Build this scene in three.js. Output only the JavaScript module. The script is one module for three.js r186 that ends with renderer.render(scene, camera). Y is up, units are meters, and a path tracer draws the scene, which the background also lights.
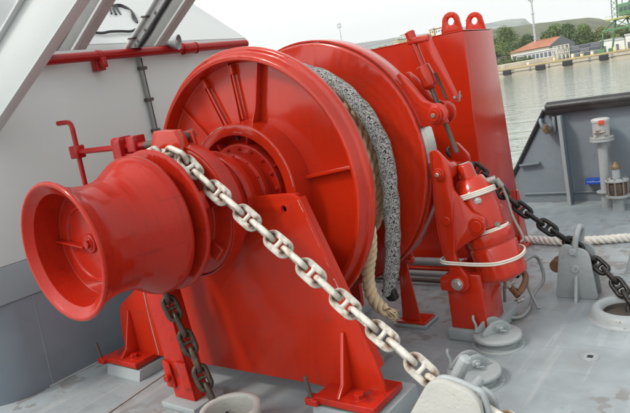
import * as THREE from 'three';
import { RoundedBoxGeometry } from 'three/addons/geometries/RoundedBoxGeometry.js';
import { mergeGeometries, toCreasedNormals } from 'three/addons/utils/BufferGeometryUtils.js';

// ---------------------------------------------------------------- camera, sky, sun, exposure
const scene = new THREE.Scene();
const camera = new THREE.PerspectiveCamera(37.98, 1024 / 671, 0.05, 20000);
camera.position.set(-2.4836, 1.582, 2.3996);
camera.up.set(0.24332, 0.96966, 0.02348);
camera.lookAt(-2.4836 + 0.76959, 1.582 - 0.17827, 2.3996 - 0.61315);

const renderer = new THREE.WebGLRenderer({ antialias: true });
renderer.setSize(1024, 671);
renderer.toneMapping = THREE.LinearToneMapping;
renderer.toneMappingExposure = 0.72;
renderer.shadowMap.enabled = true;

{ // a hazy white summer sky: brightest in a wide glow round the veiled sun, creamier towards the horizon
  const w = 512, h = 256, d = new Float32Array(w * h * 4);
  const sun = new THREE.Vector3(-0.58, 0.74, -0.34).normalize(), v = new THREE.Vector3(), sa = Math.atan2(sun.z, sun.x);
  for (let j = 0; j < h; j++) for (let i = 0; i < w; i++) {
    const el = ((j + 0.5) / h - 0.5) * Math.PI, az = ((i + 0.5) / w - 0.5) * 2 * Math.PI;
    v.set(Math.cos(el) * Math.cos(az), Math.sin(el), Math.cos(el) * Math.sin(az));
    const s = Math.max(0, v.dot(sun)), up = Math.max(0, v.y);
    let da = Math.abs(az - sa); da = Math.min(da, 2 * Math.PI - da);
    let L = 2.0 - 0.66 * up + 1.7 * Math.pow(s, 4) + 4.0 * Math.pow(s, 40) + 2.4 * Math.exp(-da * da / 0.5) * Math.exp(-Math.max(0, el) / 0.7);
    let r = L * (0.985 - 0.02 * up), g = L, b = L * (0.965 + 0.04 * Math.min(1, up * 2.5));
    if (v.y < 0) { const k = Math.min(1, -v.y * 12); r = r * (1 - k) + 0.22 * k; g = g * (1 - k) + 0.24 * k; b = b * (1 - k) + 0.23 * k; }
    const o = (j * w + i) * 4; d[o] = r; d[o + 1] = g; d[o + 2] = b; d[o + 3] = 1;
  }
  const t = new THREE.DataTexture(d, w, h, THREE.RGBAFormat, THREE.FloatType);
  t.mapping = THREE.EquirectangularReflectionMapping; t.magFilter = THREE.LinearFilter; t.minFilter = THREE.LinearFilter; t.needsUpdate = true;
  scene.background = t; scene.environment = t;
}
const sunLight = new THREE.DirectionalLight(new THREE.Color(1.0, 0.93, 0.80), 2.5);
sunLight.position.set(-11.6, 14.8, -6.8); sunLight.target.position.set(0, 0, 0);
sunLight.castShadow = true; sunLight.shadow.radius = 14; sunLight.shadow.mapSize.set(2048, 2048);
Object.assign(sunLight.shadow.camera, { left: -8, right: 8, top: 8, bottom: -8, near: 1, far: 60 });
scene.add(sunLight, sunLight.target);
scene.fog = new THREE.FogExp2(new THREE.Color(0.86, 0.90, 0.92), 0.00015);

// ---------------------------------------------------------------- small helpers
let seed = 7;
const rnd = () => { seed = (seed * 1664525 + 1013904223) >>> 0; return seed / 4294967296; };
const rr = (a, b) => a + (b - a) * rnd();
const V = (x, y, z) => new THREE.Vector3(x, y, z);
const PI = Math.PI, sin = Math.sin, cos = Math.cos, hyp = Math.hypot;
const clamp = (x, a = 0, b = 1) => Math.min(b, Math.max(a, x));
const mix = (a, b, t) => a + (b - a) * t;
const smooth = (a, b, x) => { const t = clamp((x - a) / (b - a)); return t * t * (3 - 2 * t); };

function hash(i, j, s) { let n = (i * 374761393 + j * 668265263 + s * 2147483647) | 0; n = Math.imul(n ^ (n >>> 13), 1274126177); n ^= n >>> 16; return (n >>> 0) / 4294967296; }
function vnoise(x, y, per, s) { // periodic value noise
  const i = Math.floor(x), j = Math.floor(y), fx = x - i, fy = y - j, u = fx * fx * (3 - 2 * fx), w = fy * fy * (3 - 2 * fy);
  const p = q => ((q % per) + per) % per;
  const a = hash(p(i), p(j), s), b = hash(p(i + 1), p(j), s), c = hash(p(i), p(j + 1), s), d = hash(p(i + 1), p(j + 1), s);
  return a + (b - a) * u + (c - a) * w + (a - b - c + d) * u * w;
}
function fbm(x, y, per, oct, s) { let v = 0, a = 0.5, t = 0; for (let k = 0; k < oct; k++) { v += a * vnoise(x, y, per, s + k * 17); t += a; x *= 2; y *= 2; per *= 2; a *= 0.5; } return v / t; }

function dataTex(n, fn, srgb) { // fn(u, v) -> [r, g, b] in 0..1 (linear; stored as sRGB when srgb)
  const d = new Uint8Array(n * n * 4), enc = c => 255 * (c <= 0.0031308 ? 12.92 * c : 1.055 * Math.pow(c, 1 / 2.4) - 0.055);
  for (let j = 0; j < n; j++) for (let i = 0; i < n; i++) {
    const c = fn((i + 0.5) / n, (j + 0.5) / n), o = (j * n + i) * 4;
    for (let k = 0; k < 3; k++) d[o + k] = srgb ? enc(clamp(c[k])) : 255 * clamp(c[k]);
    d[o + 3] = 255;
  }
  const t = new THREE.DataTexture(d, n, n); t.wrapS = t.wrapT = THREE.RepeatWrapping; t.magFilter = THREE.LinearFilter; t.minFilter = THREE.LinearMipmapLinearFilter; t.generateMipmaps = true;
  if (srgb) t.colorSpace = THREE.SRGBColorSpace; t.needsUpdate = true; return t;
}
const grey = v => [v, v, v];
const tiled = new Map();
function rep(t, s) { const k = t.uuid + s; if (s === 1) return t; if (!tiled.has(k)) { const c = t.clone(); c.repeat.set(1 / s, 1 / s); c.needsUpdate = true; tiled.set(k, c); } return tiled.get(k); }

// textures: every one is laid out in metres (uv = metres / tile size)
const N = 512;
const bumpPaint = dataTex(N, (u, v) => grey(0.30 * fbm(u * 9, v * 9, 9, 2, 3) + 0.45 * fbm(u * 40, v * 40, 40, 2, 9) + 0.25 * fbm(u * 120, v * 120, 120, 1, 4)), false);
const roughPaint = dataTex(N, (u, v) => { const q = fbm(u * 5, v * 5, 5, 5, 21); return [0, 0.62 + 0.38 * q, 0]; }, false);
function paintTex(c, { vary = 0.12, grime = 0.0, grimeCol = [0.05, 0.03, 0.02], chip = 0.0, chipCol = [0.3, 0.2, 0.15], scratch = 0, scratchCol = c, fade = 0, fadeCol = c, streak = 0, s = 1, n = N, freq = 4 } = {}) {
  return dataTex(n, (u, v) => {
    const a = fbm(u * freq, v * freq, freq, 5, s), b = fbm(u * freq * 4, v * freq * 4, freq * 4, 4, s + 50), st = fbm(u * freq * 8, v * freq, freq, 4, s + 90);
    let k = 1 + vary * (a - 0.5) * 2 + vary * 0.5 * (b - 0.5);
    let col = c.map((x, i) => mix(x, fadeCol[i], fade * smooth(0.45, 0.75, a)) * k);
    const g = grime * smooth(0.52, 0.75, b * 0.6 + a * 0.4) + streak * smooth(0.6, 0.8, st);
    col = col.map((x, i) => mix(x, grimeCol[i], clamp(g)));
    if (scratch) { const w1 = smooth(0.70, 0.74, fbm(u * 6 + 0.25 * a, v * 110, 110, 2, s + 61)) + smooth(0.71, 0.75, fbm(u * 120, v * 5 + 0.3 * a, 120, 2, s + 67)); const t = clamp(w1 * scratch * smooth(0.40, 0.62, b)); col = col.map((x, i) => mix(x, scratchCol[i], t)); }
    if (chip) { const q = fbm(u * freq * 10, v * freq * 10, freq * 10, 3, s + 33) * 0.7 + a * 0.3; const t = smooth(0.74 - chip * 0.1, 0.77 - chip * 0.1, q); col = col.map((x, i) => mix(x, chipCol[i], t)); }
    return col;
  }, true);
}
function paint(c, o = {}) {
  const { rough = 0.5, bump = 0.0012, coat = 0, spec = coat > 0.2 ? 0.2 : 0.8, metal = 0, tile = 1, ...t } = o;
  const m = new THREE.MeshPhysicalMaterial({ color: 0xffffff, map: rep(paintTex(c, t), tile), roughness: rough, roughnessMap: rep(roughPaint, tile), metalness: metal, bumpMap: rep(bumpPaint, tile), bumpScale: bump, clearcoat: coat, clearcoatRoughness: 0.14, specularIntensity: spec });
  return m;
}
const plain = (r, g, b, rough = 0.6, extra = {}) => new THREE.MeshPhysicalMaterial({ color: new THREE.Color().setRGB(r, g, b), roughness: rough, ...extra });

const RED = [0.47, 0.021, 0.0045];
const M = {
  red: paint(RED, { rough: 0.36, vary: 0.10, grime: 0.05, grimeCol: [0.25, 0.010, 0.006], streak: 0.18, scratch: 0.22, scratchCol: [0.26, 0.02, 0.012], coat: 0.8, bump: 0.0007, s: 3 }),
  redFlat: paint(RED, { rough: 0.5, vary: 0.10, grime: 0.05, grimeCol: [0.25, 0.012, 0.006], streak: 0.15, scratch: 0.3, scratchCol: [0.25, 0.03, 0.02], coat: 0.22, spec: 0.3, bump: 0.0008, s: 8 }),
  redWorn: paint([0.36, 0.0150, 0.0058], { rough: 0.36, spec: 0.15, vary: 0.10, grime: 0.10, grimeCol: [0.16, 0.008, 0.006], scratch: 0.32, scratchCol: [0.13, 0.010, 0.008], fade: 0.0, fadeCol: [0.38, 0.026, 0.018], streak: 0.12, coat: 0.42, bump: 0.0014, s: 14, freq: 3 }),
  redDirty: paint([0.42, 0.015, 0.005], { rough: 0.5, vary: 0.2, grime: 0.55, grimeCol: [0.10, 0.012, 0.010], chip: 0.3, chipCol: [0.10, 0.05, 0.04], coat: 0.4, bump: 0.003, s: 25, freq: 5 }),
  redPipe: paint([0.34, 0.010, 0.009], { rough: 0.5, vary: 0.15, grime: 0.3, grimeCol: [0.18, 0.012, 0.012], coat: 0.5, bump: 0.001, s: 31 }),
  bare: paint([0.42, 0.34, 0.30], { rough: 0.6, vary: 0.3, grime: 0.6, grimeCol: [0.12, 0.06, 0.04], s: 40, freq: 12 }),
  steel: paint([0.60, 0.58, 0.55], { rough: 0.38, vary: 0.25, metal: 0.85, streak: 0.5, grimeCol: [0.28, 0.22, 0.18], s: 44, freq: 8 }),
  darkSteel: paint([0.10, 0.085, 0.075], { rough: 0.6, vary: 0.3, metal: 0.3, grime: 0.5, grimeCol: [0.14, 0.06, 0.03], s: 47, freq: 8 }),
  bolt: paint([0.30, 0.28, 0.26], { rough: 0.45, vary: 0.3, metal: 0.6, grime: 0.5, grimeCol: [0.14, 0.07, 0.04], s: 48, freq: 20 }),
  rust: paint([0.15, 0.070, 0.035], { rough: 0.85, vary: 0.5, grime: 0.5, grimeCol: [0.07, 0.03, 0.015], bump: 0.004, s: 52, freq: 14 }),
  deckPad: paint([0.29, 0.315, 0.325], { rough: 0.6, vary: 0.12, grime: 0.3, grimeCol: [0.22, 0.21, 0.20], s: 60, freq: 6 }),
  fitting: paint([0.32, 0.345, 0.35], { rough: 0.5, vary: 0.1, grime: 0.16, grimeCol: [0.2, 0.19, 0.17], chip: 0.1, chipCol: [0.2, 0.14, 0.1], coat: 0.08, s: 66, freq: 5, bump: 0.003 }),
  plateWhite: paint([0.42, 0.415, 0.385], { rough: 0.6, vary: 0.12, grime: 0.2, grimeCol: [0.42, 0.36, 0.27], chip: 0.15, chipCol: [0.3, 0.22, 0.15], bump: 0.004, s: 71, freq: 6 }),
  wallLight: paint([0.58, 0.625, 0.615], { rough: 0.5, vary: 0.05, grime: 0.08, grimeCol: [0.45, 0.44, 0.42], s: 77, freq: 2, tile: 2 }),
  wallMid: paint([0.25, 0.288, 0.310], { rough: 0.5, vary: 0.06, grime: 0.12, grimeCol: [0.16, 0.17, 0.18], s: 80, freq: 3, tile: 2 }),
  wallDark: paint([0.170, 0.200, 0.230], { rough: 0.42, vary: 0.08, grime: 0.18, grimeCol: [0.09, 0.095, 0.105], s: 83, freq: 3, tile: 2 }),
  white: paint([0.53, 0.55, 0.545], { rough: 0.5, vary: 0.05, grime: 0.12, grimeCol: [0.55, 0.52, 0.48], s: 88, freq: 3, tile: 2 }),
  beamGrey: paint([0.46, 0.455, 0.45], { rough: 0.55, vary: 0.12, grime: 0.35, grimeCol: [0.26, 0.25, 0.24], s: 90, freq: 5 }),
  bulwark: paint([0.185, 0.222, 0.252], { rough: 0.5, vary: 0.12, grime: 0.3, grimeCol: [0.13, 0.135, 0.14], s: 95, freq: 4, streak: 0.2 }),
  rail: paint([0.022, 0.022, 0.024], { rough: 0.45, vary: 0.25, grime: 0.3, grimeCol: [0.06, 0.055, 0.05], s: 98 }),
  black: plain(0.012, 0.012, 0.012, 0.55),
  cable: plain(0.02, 0.02, 0.021, 0.5),
  conduit: paint([0.24, 0.245, 0.24], { rough: 0.5, vary: 0.2, s: 101 }),
  brass: paint([0.17, 0.115, 0.07], { rough: 0.6, vary: 0.4, metal: 0.3, grime: 0.7, grimeCol: [0.2, 0.09, 0.035], s: 104, freq: 14 }),
  chainWhite: paint([0.64, 0.615, 0.55], { rough: 0.5, vary: 0.2, grime: 0.8, grimeCol: [0.34, 0.27, 0.18], chip: 0.0, chipCol: [0.12, 0.075, 0.045], s: 110, freq: 10, bump: 0.004 }),
  chainDark: paint([0.055, 0.040, 0.030], { rough: 0.5, vary: 0.5, metal: 0.4, grime: 0.7, grimeCol: [0.15, 0.085, 0.045], s: 115, freq: 12, bump: 0.005 }),
  chainBlack: paint([0.020, 0.018, 0.017], { rough: 0.45, vary: 0.4, metal: 0.3, grime: 0.45, grimeCol: [0.06, 0.035, 0.022], s: 118, freq: 12, bump: 0.005 }),
  rope: paint([0.62, 0.49, 0.31], { rough: 0.95, vary: 0.25, grime: 0.4, grimeCol: [0.30, 0.2, 0.1], s: 121, freq: 14, bump: 0.006 }),
  ropeWhite: paint([0.62, 0.60, 0.56], { rough: 0.95, vary: 0.2, grime: 0.4, grimeCol: [0.40, 0.37, 0.32], s: 124, freq: 14, bump: 0.005 }),
  lash: paint([0.70, 0.64, 0.56], { rough: 0.9, vary: 0.15, grime: 0.3, grimeCol: [0.5, 0.38, 0.28], s: 127, freq: 12 }),
};
M.chainWhite.vertexColors = true; M.chainWhite.color.setRGB(1, 1, 1);

// names, things, parts
const used = new Map();
function numbered(n) { const k = used.get(n) || 0; used.set(n, k + 1); return k ? n + '_' + String(k).padStart(3, '0') : n; }
function tag(o, label, category, group) { o.userData.label = label; o.userData.category = category; if (group) o.userData.group = group; return o; }
function thing(name, label, category, base = [0, 0, 0], group) {
  const g = new THREE.Group(); g.name = numbered(name); g.position.set(...base); scene.add(g);
  return tag(g, label, category, group);
}
const rootOf = o => { while (o.parent && o.parent !== scene) o = o.parent; return o; };
function uvBox(g) { // uv in metres from the dominant axis of each face
  const p = g.attributes.position, n = p.count, uv = new Float32Array(n * 2), a = V(), b = V(), c = V();
  for (let i = 0; i < n; i += 3) {
    a.fromBufferAttribute(p, i); b.fromBufferAttribute(p, i + 1); c.fromBufferAttribute(p, i + 2);
    const e = b.clone().sub(a).cross(c.clone().sub(a)), x = Math.abs(e.x), y = Math.abs(e.y), z = Math.abs(e.z);
    for (let k = 0; k < 3; k++) {
      const q = [a, b, c][k];
      uv[(i + k) * 2] = x >= y && x >= z ? q.z : q.x; uv[(i + k) * 2 + 1] = y > x && y >= z ? q.z : q.y;
    }
  }
  g.setAttribute('uv', new THREE.BufferAttribute(uv, 2)); return g;
}
function finish(geos, crease = 0.6, keepUV = false) {
  const list = (Array.isArray(geos) ? geos : [geos]).map(g => {
    let q = g.index ? g.toNonIndexed() : g.clone();
    for (const k of Object.keys(q.attributes)) if (!['position', 'normal', ...(keepUV ? ['uv'] : [])].includes(k)) q.deleteAttribute(k);
    if (!q.attributes.normal) q.computeVertexNormals();
    if (crease && !g.userData.smooth) q = toCreasedNormals(q, crease);
    return keepUV ? q : uvBox(q);
  });
  return list.length > 1 ? mergeGeometries(list) : list[0];
}
function mesh(name, geos, mat, { crease = 0.6, keepUV = false } = {}) {
  const m = new THREE.Mesh(finish(geos, crease, keepUV), mat); m.name = name; m.castShadow = m.receiveShadow = true; return m;
}
function part(parent, name, geos, mat, opt = {}) { // geometry in world coordinates
  const m = mesh(name, geos, mat, opt), b = rootOf(parent).position;
  m.geometry.translate(-b.x, -b.y, -b.z);
  parent.add(m); if (opt.label) m.userData.label = opt.label; if (opt.stuff) m.userData.kind = 'stuff'; return m;
}
function single(name, label, category, geos, mat, base, group, opt = {}) { // a thing that is one mesh
  const m = mesh(numbered(name), geos, mat, opt); m.geometry.translate(-base[0], -base[1], -base[2]); m.position.set(...base); scene.add(m);
  return tag(m, label, category, group);
}
function struct(name, geos, mat, opt = {}) { const m = mesh(numbered(name), geos, mat, opt); scene.add(m); m.userData.kind = 'structure'; if (opt.label) m.userData.label = opt.label; return m; }

// shapes (world coordinates)
const box = (x0, x1, y0, y1, z0, z1, r = 0.004) => {
  const sx = x1 - x0, sy = y1 - y0, sz = z1 - z0; r = Math.min(r, 0.3 * Math.min(sx, sy, sz));
  return new RoundedBoxGeometry(sx, sy, sz, 2, r).translate((x0 + x1) / 2, (y0 + y1) / 2, (z0 + z1) / 2);
};
function orient(g, p0, p1) { // a geometry built along +y from 0 to its length, laid from p0 towards p1
  const d = p1.clone().sub(p0).normalize(); g.applyQuaternion(new THREE.Quaternion().setFromUnitVectors(V(0, 1, 0), d)); return g.translate(p0.x, p0.y, p0.z);
}
function chamfer(pts, r) { // cut the corners of an open profile
  const o = [pts[0]];
  for (let i = 1; i < pts.length - 1; i++) {
    const [a, b, c] = [pts[i - 1], pts[i], pts[i + 1]], la = hyp(a[0] - b[0], a[1] - b[1]), lc = hyp(c[0] - b[0], c[1] - b[1]), k = Math.min(r, la * 0.4, lc * 0.4);
    if (k < 1e-5) { o.push(b); continue; }
    o.push([b[0] + (a[0] - b[0]) * k / la, b[1] + (a[1] - b[1]) * k / la], [b[0] + (c[0] - b[0]) * k / lc, b[1] + (c[1] - b[1]) * k / lc]);
  }
  o.push(pts[pts.length - 1]); return o;
}
function lathe(p0, p1, prof, seg = 48, r = 0.003, a0 = 0, a1 = 2 * PI) { // prof: [distance along p0->p1, radius]
  const pts = chamfer(prof, r).map(q => new THREE.Vector2(Math.max(q[1], 0), q[0]));
  return orient(new THREE.LatheGeometry(pts, seg, a0, a1), p0, p1);
}
const rod = (p0, p1, r0, r1 = r0, seg = 20, b = 0.003) => { const L = p0.distanceTo(p1); return lathe(p0, p1, [[0, 0], [0, r0], [L, r1], [L, 0]], seg, b); };
const H = 1.12;
const latX = (prof, seg = 96, r = 0.004) => lathe(V(0, H, 0), V(1, H, 0), prof, seg, r); // about the shaft: [x, radius]
function extr(poly, axis, from, to, bevel = 0.003, holes = []) {
  // poly points: axis x -> (z, y), axis z -> (x, y), axis y -> (x, z)
  const sh = new THREE.Shape(poly.map(p => new THREE.Vector2(p[0], p[1])));
  for (const h of holes) { const q = new THREE.Path(); q.absarc(h[0], h[1], h[2], 0, 2 * PI, true); sh.holes.push(q); }
  const d = to - from, b = Math.min(bevel, d * 0.3);
  const g = new THREE.ExtrudeGeometry(sh, { depth: d - 2 * b, bevelEnabled: b > 0, bevelThickness: b, bevelSize: b, bevelOffset: -b, bevelSegments: 2, curveSegments: 20 });
  g.translate(0, 0, from + b);
  const m = new THREE.Matrix4();
  if (axis === 'x') m.set(0, 0, 1, 0, 0, 1, 0, 0, 1, 0, 0, 0, 0, 0, 0, 1);
  else if (axis === 'y') m.set(1, 0, 0, 0, 0, 0, 1, 0, 0, 1, 0, 0, 0, 0, 0, 1);
  else m.identity();
  g.applyMatrix4(m); if (axis !== 'z') flip(g); return g;
}
function flip(g) { const p = g.attributes.position, n = p.count; if (g.index) return g; for (const k of ['position', 'normal', 'uv']) { const a = g.attributes[k]; if (!a) continue; const s = a.itemSize, r = a.array; for (let i = 0; i < n; i += 3) for (let c = 0; c < s; c++) { const t = r[(i + 1) * s + c]; r[(i + 1) * s + c] = r[(i + 2) * s + c]; r[(i + 2) * s + c] = t; } } return g; }
function roundPoly(pts, r, n = 6) { // round the corners of a closed polygon; r may be an array
  const o = [], L = pts.length;
  pts.forEach((b, i) => {
    const a = pts[(i + L - 1) % L], c = pts[(i + 1) % L], q = Array.isArray(r) ? r[i] : r;
    const la = hyp(a[0] - b[0], a[1] - b[1]), lc = hyp(c[0] - b[0], c[1] - b[1]), k = Math.min(q, la * 0.49, lc * 0.49);
    if (k < 1e-4) { o.push(b); return; }
    const p = [b[0] + (a[0] - b[0]) * k / la, b[1] + (a[1] - b[1]) * k / la], s = [b[0] + (c[0] - b[0]) * k / lc, b[1] + (c[1] - b[1]) * k / lc];
    for (let t = 0; t <= n; t++) { const u = t / n, w = 1 - u; o.push([w * w * p[0] + 2 * u * w * b[0] + u * u * s[0], w * w * p[1] + 2 * u * w * b[1] + u * u * s[1]]); }
  });
  return o;
}
const curve = (pts, closed = false, tension = 0.5) => new THREE.CatmullRomCurve3(pts.map(p => Array.isArray(p) ? V(...p) : p), closed, 'catmullrom', tension);
const tube = (pts, r, n = 40, seg = 10, closed = false) => { const g = new THREE.TubeGeometry(curve(pts, closed), n, r, seg, closed); g.userData.smooth = true; return g; };
function poly(pts, r, seg = 12) { // pipe along straight legs with small bends
  const o = []; pts = pts.map(p => V(...p));
  pts.forEach((b, i) => { if (!i || i === pts.length - 1) { o.push(b); return; } const a = pts[i - 1], c = pts[i + 1], k = Math.min(r * 2.5, a.distanceTo(b) * 0.4, c.distanceTo(b) * 0.4); const p = b.clone().add(a.clone().sub(b).setLength(k)), q = b.clone().add(c.clone().sub(b).setLength(k)); for (let t = 0; t <= 4; t++) { const u = t / 4; o.push(p.clone().multiplyScalar((1 - u) * (1 - u)).addScaledVector(b, 2 * u * (1 - u)).addScaledVector(q, u * u)); } });
  const path = new THREE.CurvePath(); for (let i = 1; i < o.length; i++) path.add(new THREE.LineCurve3(o[i - 1], o[i]));
  const g = new THREE.TubeGeometry(path, o.length * 4, r, seg, false); g.userData.smooth = true;
  const e = (p, q) => rod(p, p.clone().add(q.clone().sub(p).setLength(0.002)), r, r, seg, 0.0005);
  return [g, e(o[0], o[1]), e(o[o.length - 1], o[o.length - 2])];
}
function hexBolt(p, dir, r = 0.018, h = 0.014, washer = true) { // bolt head with washer
  const q = p.clone().addScaledVector(dir, h), out = [];
  if (washer) out.push(rod(p, p.clone().addScaledVector(dir, 0.004), r * 1.5, r * 1.5, 20, 0.001));
  out.push(lathe(p, q, [[0, 0], [0, r], [h, r], [h, 0]], 6, 0.002)); return out;
}
const strands = (path, r, turns, n, count = 3, seg = 7) => { // laid rope: strands twisted round a path
  const f = path.computeFrenetFrames(n, false), out = [];
  for (let s = 0; s < count; s++) {
    const pts = [];
    for (let i = 0; i <= n; i++) { const a = turns * 2 * PI * i / n + s * 2 * PI / count, c = path.getPointAt(i / n); pts.push(c.addScaledVector(f.normals[i], cos(a) * r * 0.52).addScaledVector(f.binormals[i], sin(a) * r * 0.52)); }
    const g = new THREE.TubeGeometry(new THREE.CatmullRomCurve3(pts), n * 2, r * 0.54, seg, false); g.userData.smooth = true; out.push(g);
  }
  return out;
};

// ================================================================ THE SETTING: deck, water, deckhouse
{ // painted steel deck, one sheet with real stains; 6 m of it per texture
  const spot = (x, z, cx, cz, rx, rz, e = 0.5) => { const d = hyp((x - cx) / rx, (z - cz) / rz); return smooth(1 + e, 1 - e, d); };
  const t = dataTex(1536, (u, v) => {
    const x = -1.6 + 6 * u, z = -1.8 + 6 * v;
    const a = fbm(u * 8, v * 8, 8, 6, 201), b = fbm(u * 60, v * 60, 60, 4, 207), c = fbm(u * 20, v * 20, 20, 5, 219), e = fbm(u * 6, v * 90, 90, 4, 229);
    let k = 0.92 + 0.34 * (a - 0.5) + 0.30 * (b - 0.5) + 0.22 * (c - 0.5);
    let col = [0.300 * k, 0.338 * k, 0.358 * k];
    const st = (w, q) => { w = clamp(w); col = col.map((y, i) => mix(y, q[i], w)); };
    st(0.35 * smooth(0.50, 0.72, c) * smooth(0.4, 0.65, a), [0.20, 0.20, 0.20]);                 // scuffed grey
    st(0.6 * smooth(0.58, 0.66, fbm(u * 90, v * 90, 90, 3, 241)) * smooth(0.45, 0.6, a), [0.16, 0.14, 0.12]); // dark specks
    st(0.30 * smooth(0.60, 0.75, e), [0.42, 0.43, 0.43]);                                        // pale rubbed streaks
    st(0.22 * smooth(0.68, 0.74, fbm(u * 14 + 0.5 * a, v * 260, 280, 2, 281)) * smooth(0.42, 0.6, c), [0.46, 0.48, 0.49]);   // scrapes along and across
    st(0.25 * smooth(0.69, 0.75, fbm(u * 260, v * 12 + 0.5 * a, 280, 2, 287)) * smooth(0.45, 0.6, c), [0.20, 0.20, 0.20]);
    st(0.5 * smooth(0.72, 0.77, fbm(u * 110, v * 110, 110, 4, 291)) * smooth(0.45, 0.6, a) , [0.19, 0.12, 0.075]);                                     // small rust spots
    const n = c * 0.6 + b * 0.4;
    st(0.85 * spot(x, z, 1.12, 0.86, 0.42, 0.34, 0.7) * smooth(0.40, 0.62, n), [0.13, 0.10, 0.075]);  // dirt under the brake cylinder
    st(0.70 * spot(x, z, 1.62, 1.12, 0.40, 0.40, 0.7) * smooth(0.46, 0.66, n), [0.16, 0.12, 0.085]);
    st(0.75 * spot(x, z, 1.25, 0.34, 0.34, 0.24, 0.8) * smooth(0.42, 0.62, n), [0.17, 0.14, 0.11]);   // behind the small stand
    st(0.35 * spot(x, z, -0.55, -0.55, 0.75, 0.16, 0.8) * smooth(0.36, 0.60, n), [0.15, 0.12, 0.10]); // along the weld
    st(0.4 * spot(x, z, -0.42, 0.05, 0.5, 0.5, 0.8) * smooth(0.44, 0.64, n), [0.17, 0.15, 0.13]);
    st(0.12 * spot(x, z, -0.30, -1.05, 0.45, 0.30, 0.8) * smooth(0.44, 0.66, n), [0.19, 0.16, 0.13]);
    st(0.45 * spot(x, z, 0.60, 1.58, 0.10, 0.10, 0.6) * smooth(0.4, 0.6, n), [0.16, 0.13, 0.10]);
    st(0.2 * spot(x, z, 0.0, 0.75, 0.3, 0.4, 0.8) * smooth(0.5, 0.66, n), [0.16, 0.14, 0.12]);
    st(0.08 * spot(x, z, -0.9, -1.3, 0.5, 0.2, 0.8) * smooth(0.44, 0.6, n), [0.20, 0.17, 0.13]);
    return col;
  }, true);
  const rt = dataTex(512, (u, v) => [0, 0.55 + 0.45 * fbm(u * 10, v * 10, 10, 5, 251), 0], false);
  const bt = dataTex(512, (u, v) => grey(0.6 * fbm(u * 8, v * 8, 8, 4, 261) + 0.4 * fbm(u * 64, v * 64, 64, 3, 263)), false);
  const m = new THREE.MeshPhysicalMaterial({ color: 0xffffff, map: t, roughness: 0.62, roughnessMap: rep(rt, 1 / 4), bumpMap: rep(bt, 1 / 4), bumpScale: 0.003 });
  const g = box(-8, 4.30, -0.30, 0, -6, 9, 0.0).toNonIndexed(); g.deleteAttribute('uv');
  const d = mesh('deck', g, m); const p = d.geometry.attributes.position, uv = d.geometry.attributes.uv;
  for (let i = 0; i < p.count; i++) uv.setXY(i, (p.getX(i) + 1.6) / 6, (p.getZ(i) + 1.8) / 6);
  d.userData.kind = 'structure'; scene.add(d);
  // weld beads where deck plates meet
  const bead = (x0, z0, x1, z1) => { const n = 60, pts = []; for (let i = 0; i <= n; i++) pts.push([mix(x0, x1, i / n) + rr(-1, 1) * 0.001, 0.0005, mix(z0, z1, i / n) + rr(-1, 1) * 0.001]); const q = tube(pts, 0.004, 120, 6); return q; };
  const w = mesh('deck_weld', [bead(-2.2, -0.50, -0.05, -0.81)], M.rust); d.add(w);
}
{ // ship's side below the deck
  struct('hull_side', box(4.19, 4.31, -5.2, -0.302, -6, 9, 0.01), M.bulwark);
}
{ // harbour water
  const rip = dataTex(512, (u, v) => grey(0.5 * fbm(u * 5, v * 1 + 0.5 * fbm(u * 3, v * 2, 3, 2, 309), 10, 2, 313) + 0.3 * fbm(u * 14, v * 4 + 0.6 * fbm(u * 4, v * 4, 4, 3, 301), 28, 4, 303) + 0.2 * fbm(u * 40, v * 16, 80, 3, 307)), false);
  const col = dataTex(256, (u, v) => { const a = fbm(u * 12, v * 3, 12, 4, 311); return [0.20 + 0.10 * a, 0.235 + 0.10 * a, 0.21 + 0.09 * a]; }, true);
  const m = new THREE.MeshPhysicalMaterial({ color: 0xffffff, map: rep(col, 90), roughness: 0.07, bumpMap: rep(rip, 14), bumpScale: 0.22, ior: 1.333 });
  const g = new THREE.PlaneGeometry(9000, 8000).rotateX(-PI / 2).translate(1500, -5, 0);
  const w = mesh('water', g, m); w.userData.kind = 'structure'; scene.add(w);
}

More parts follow.
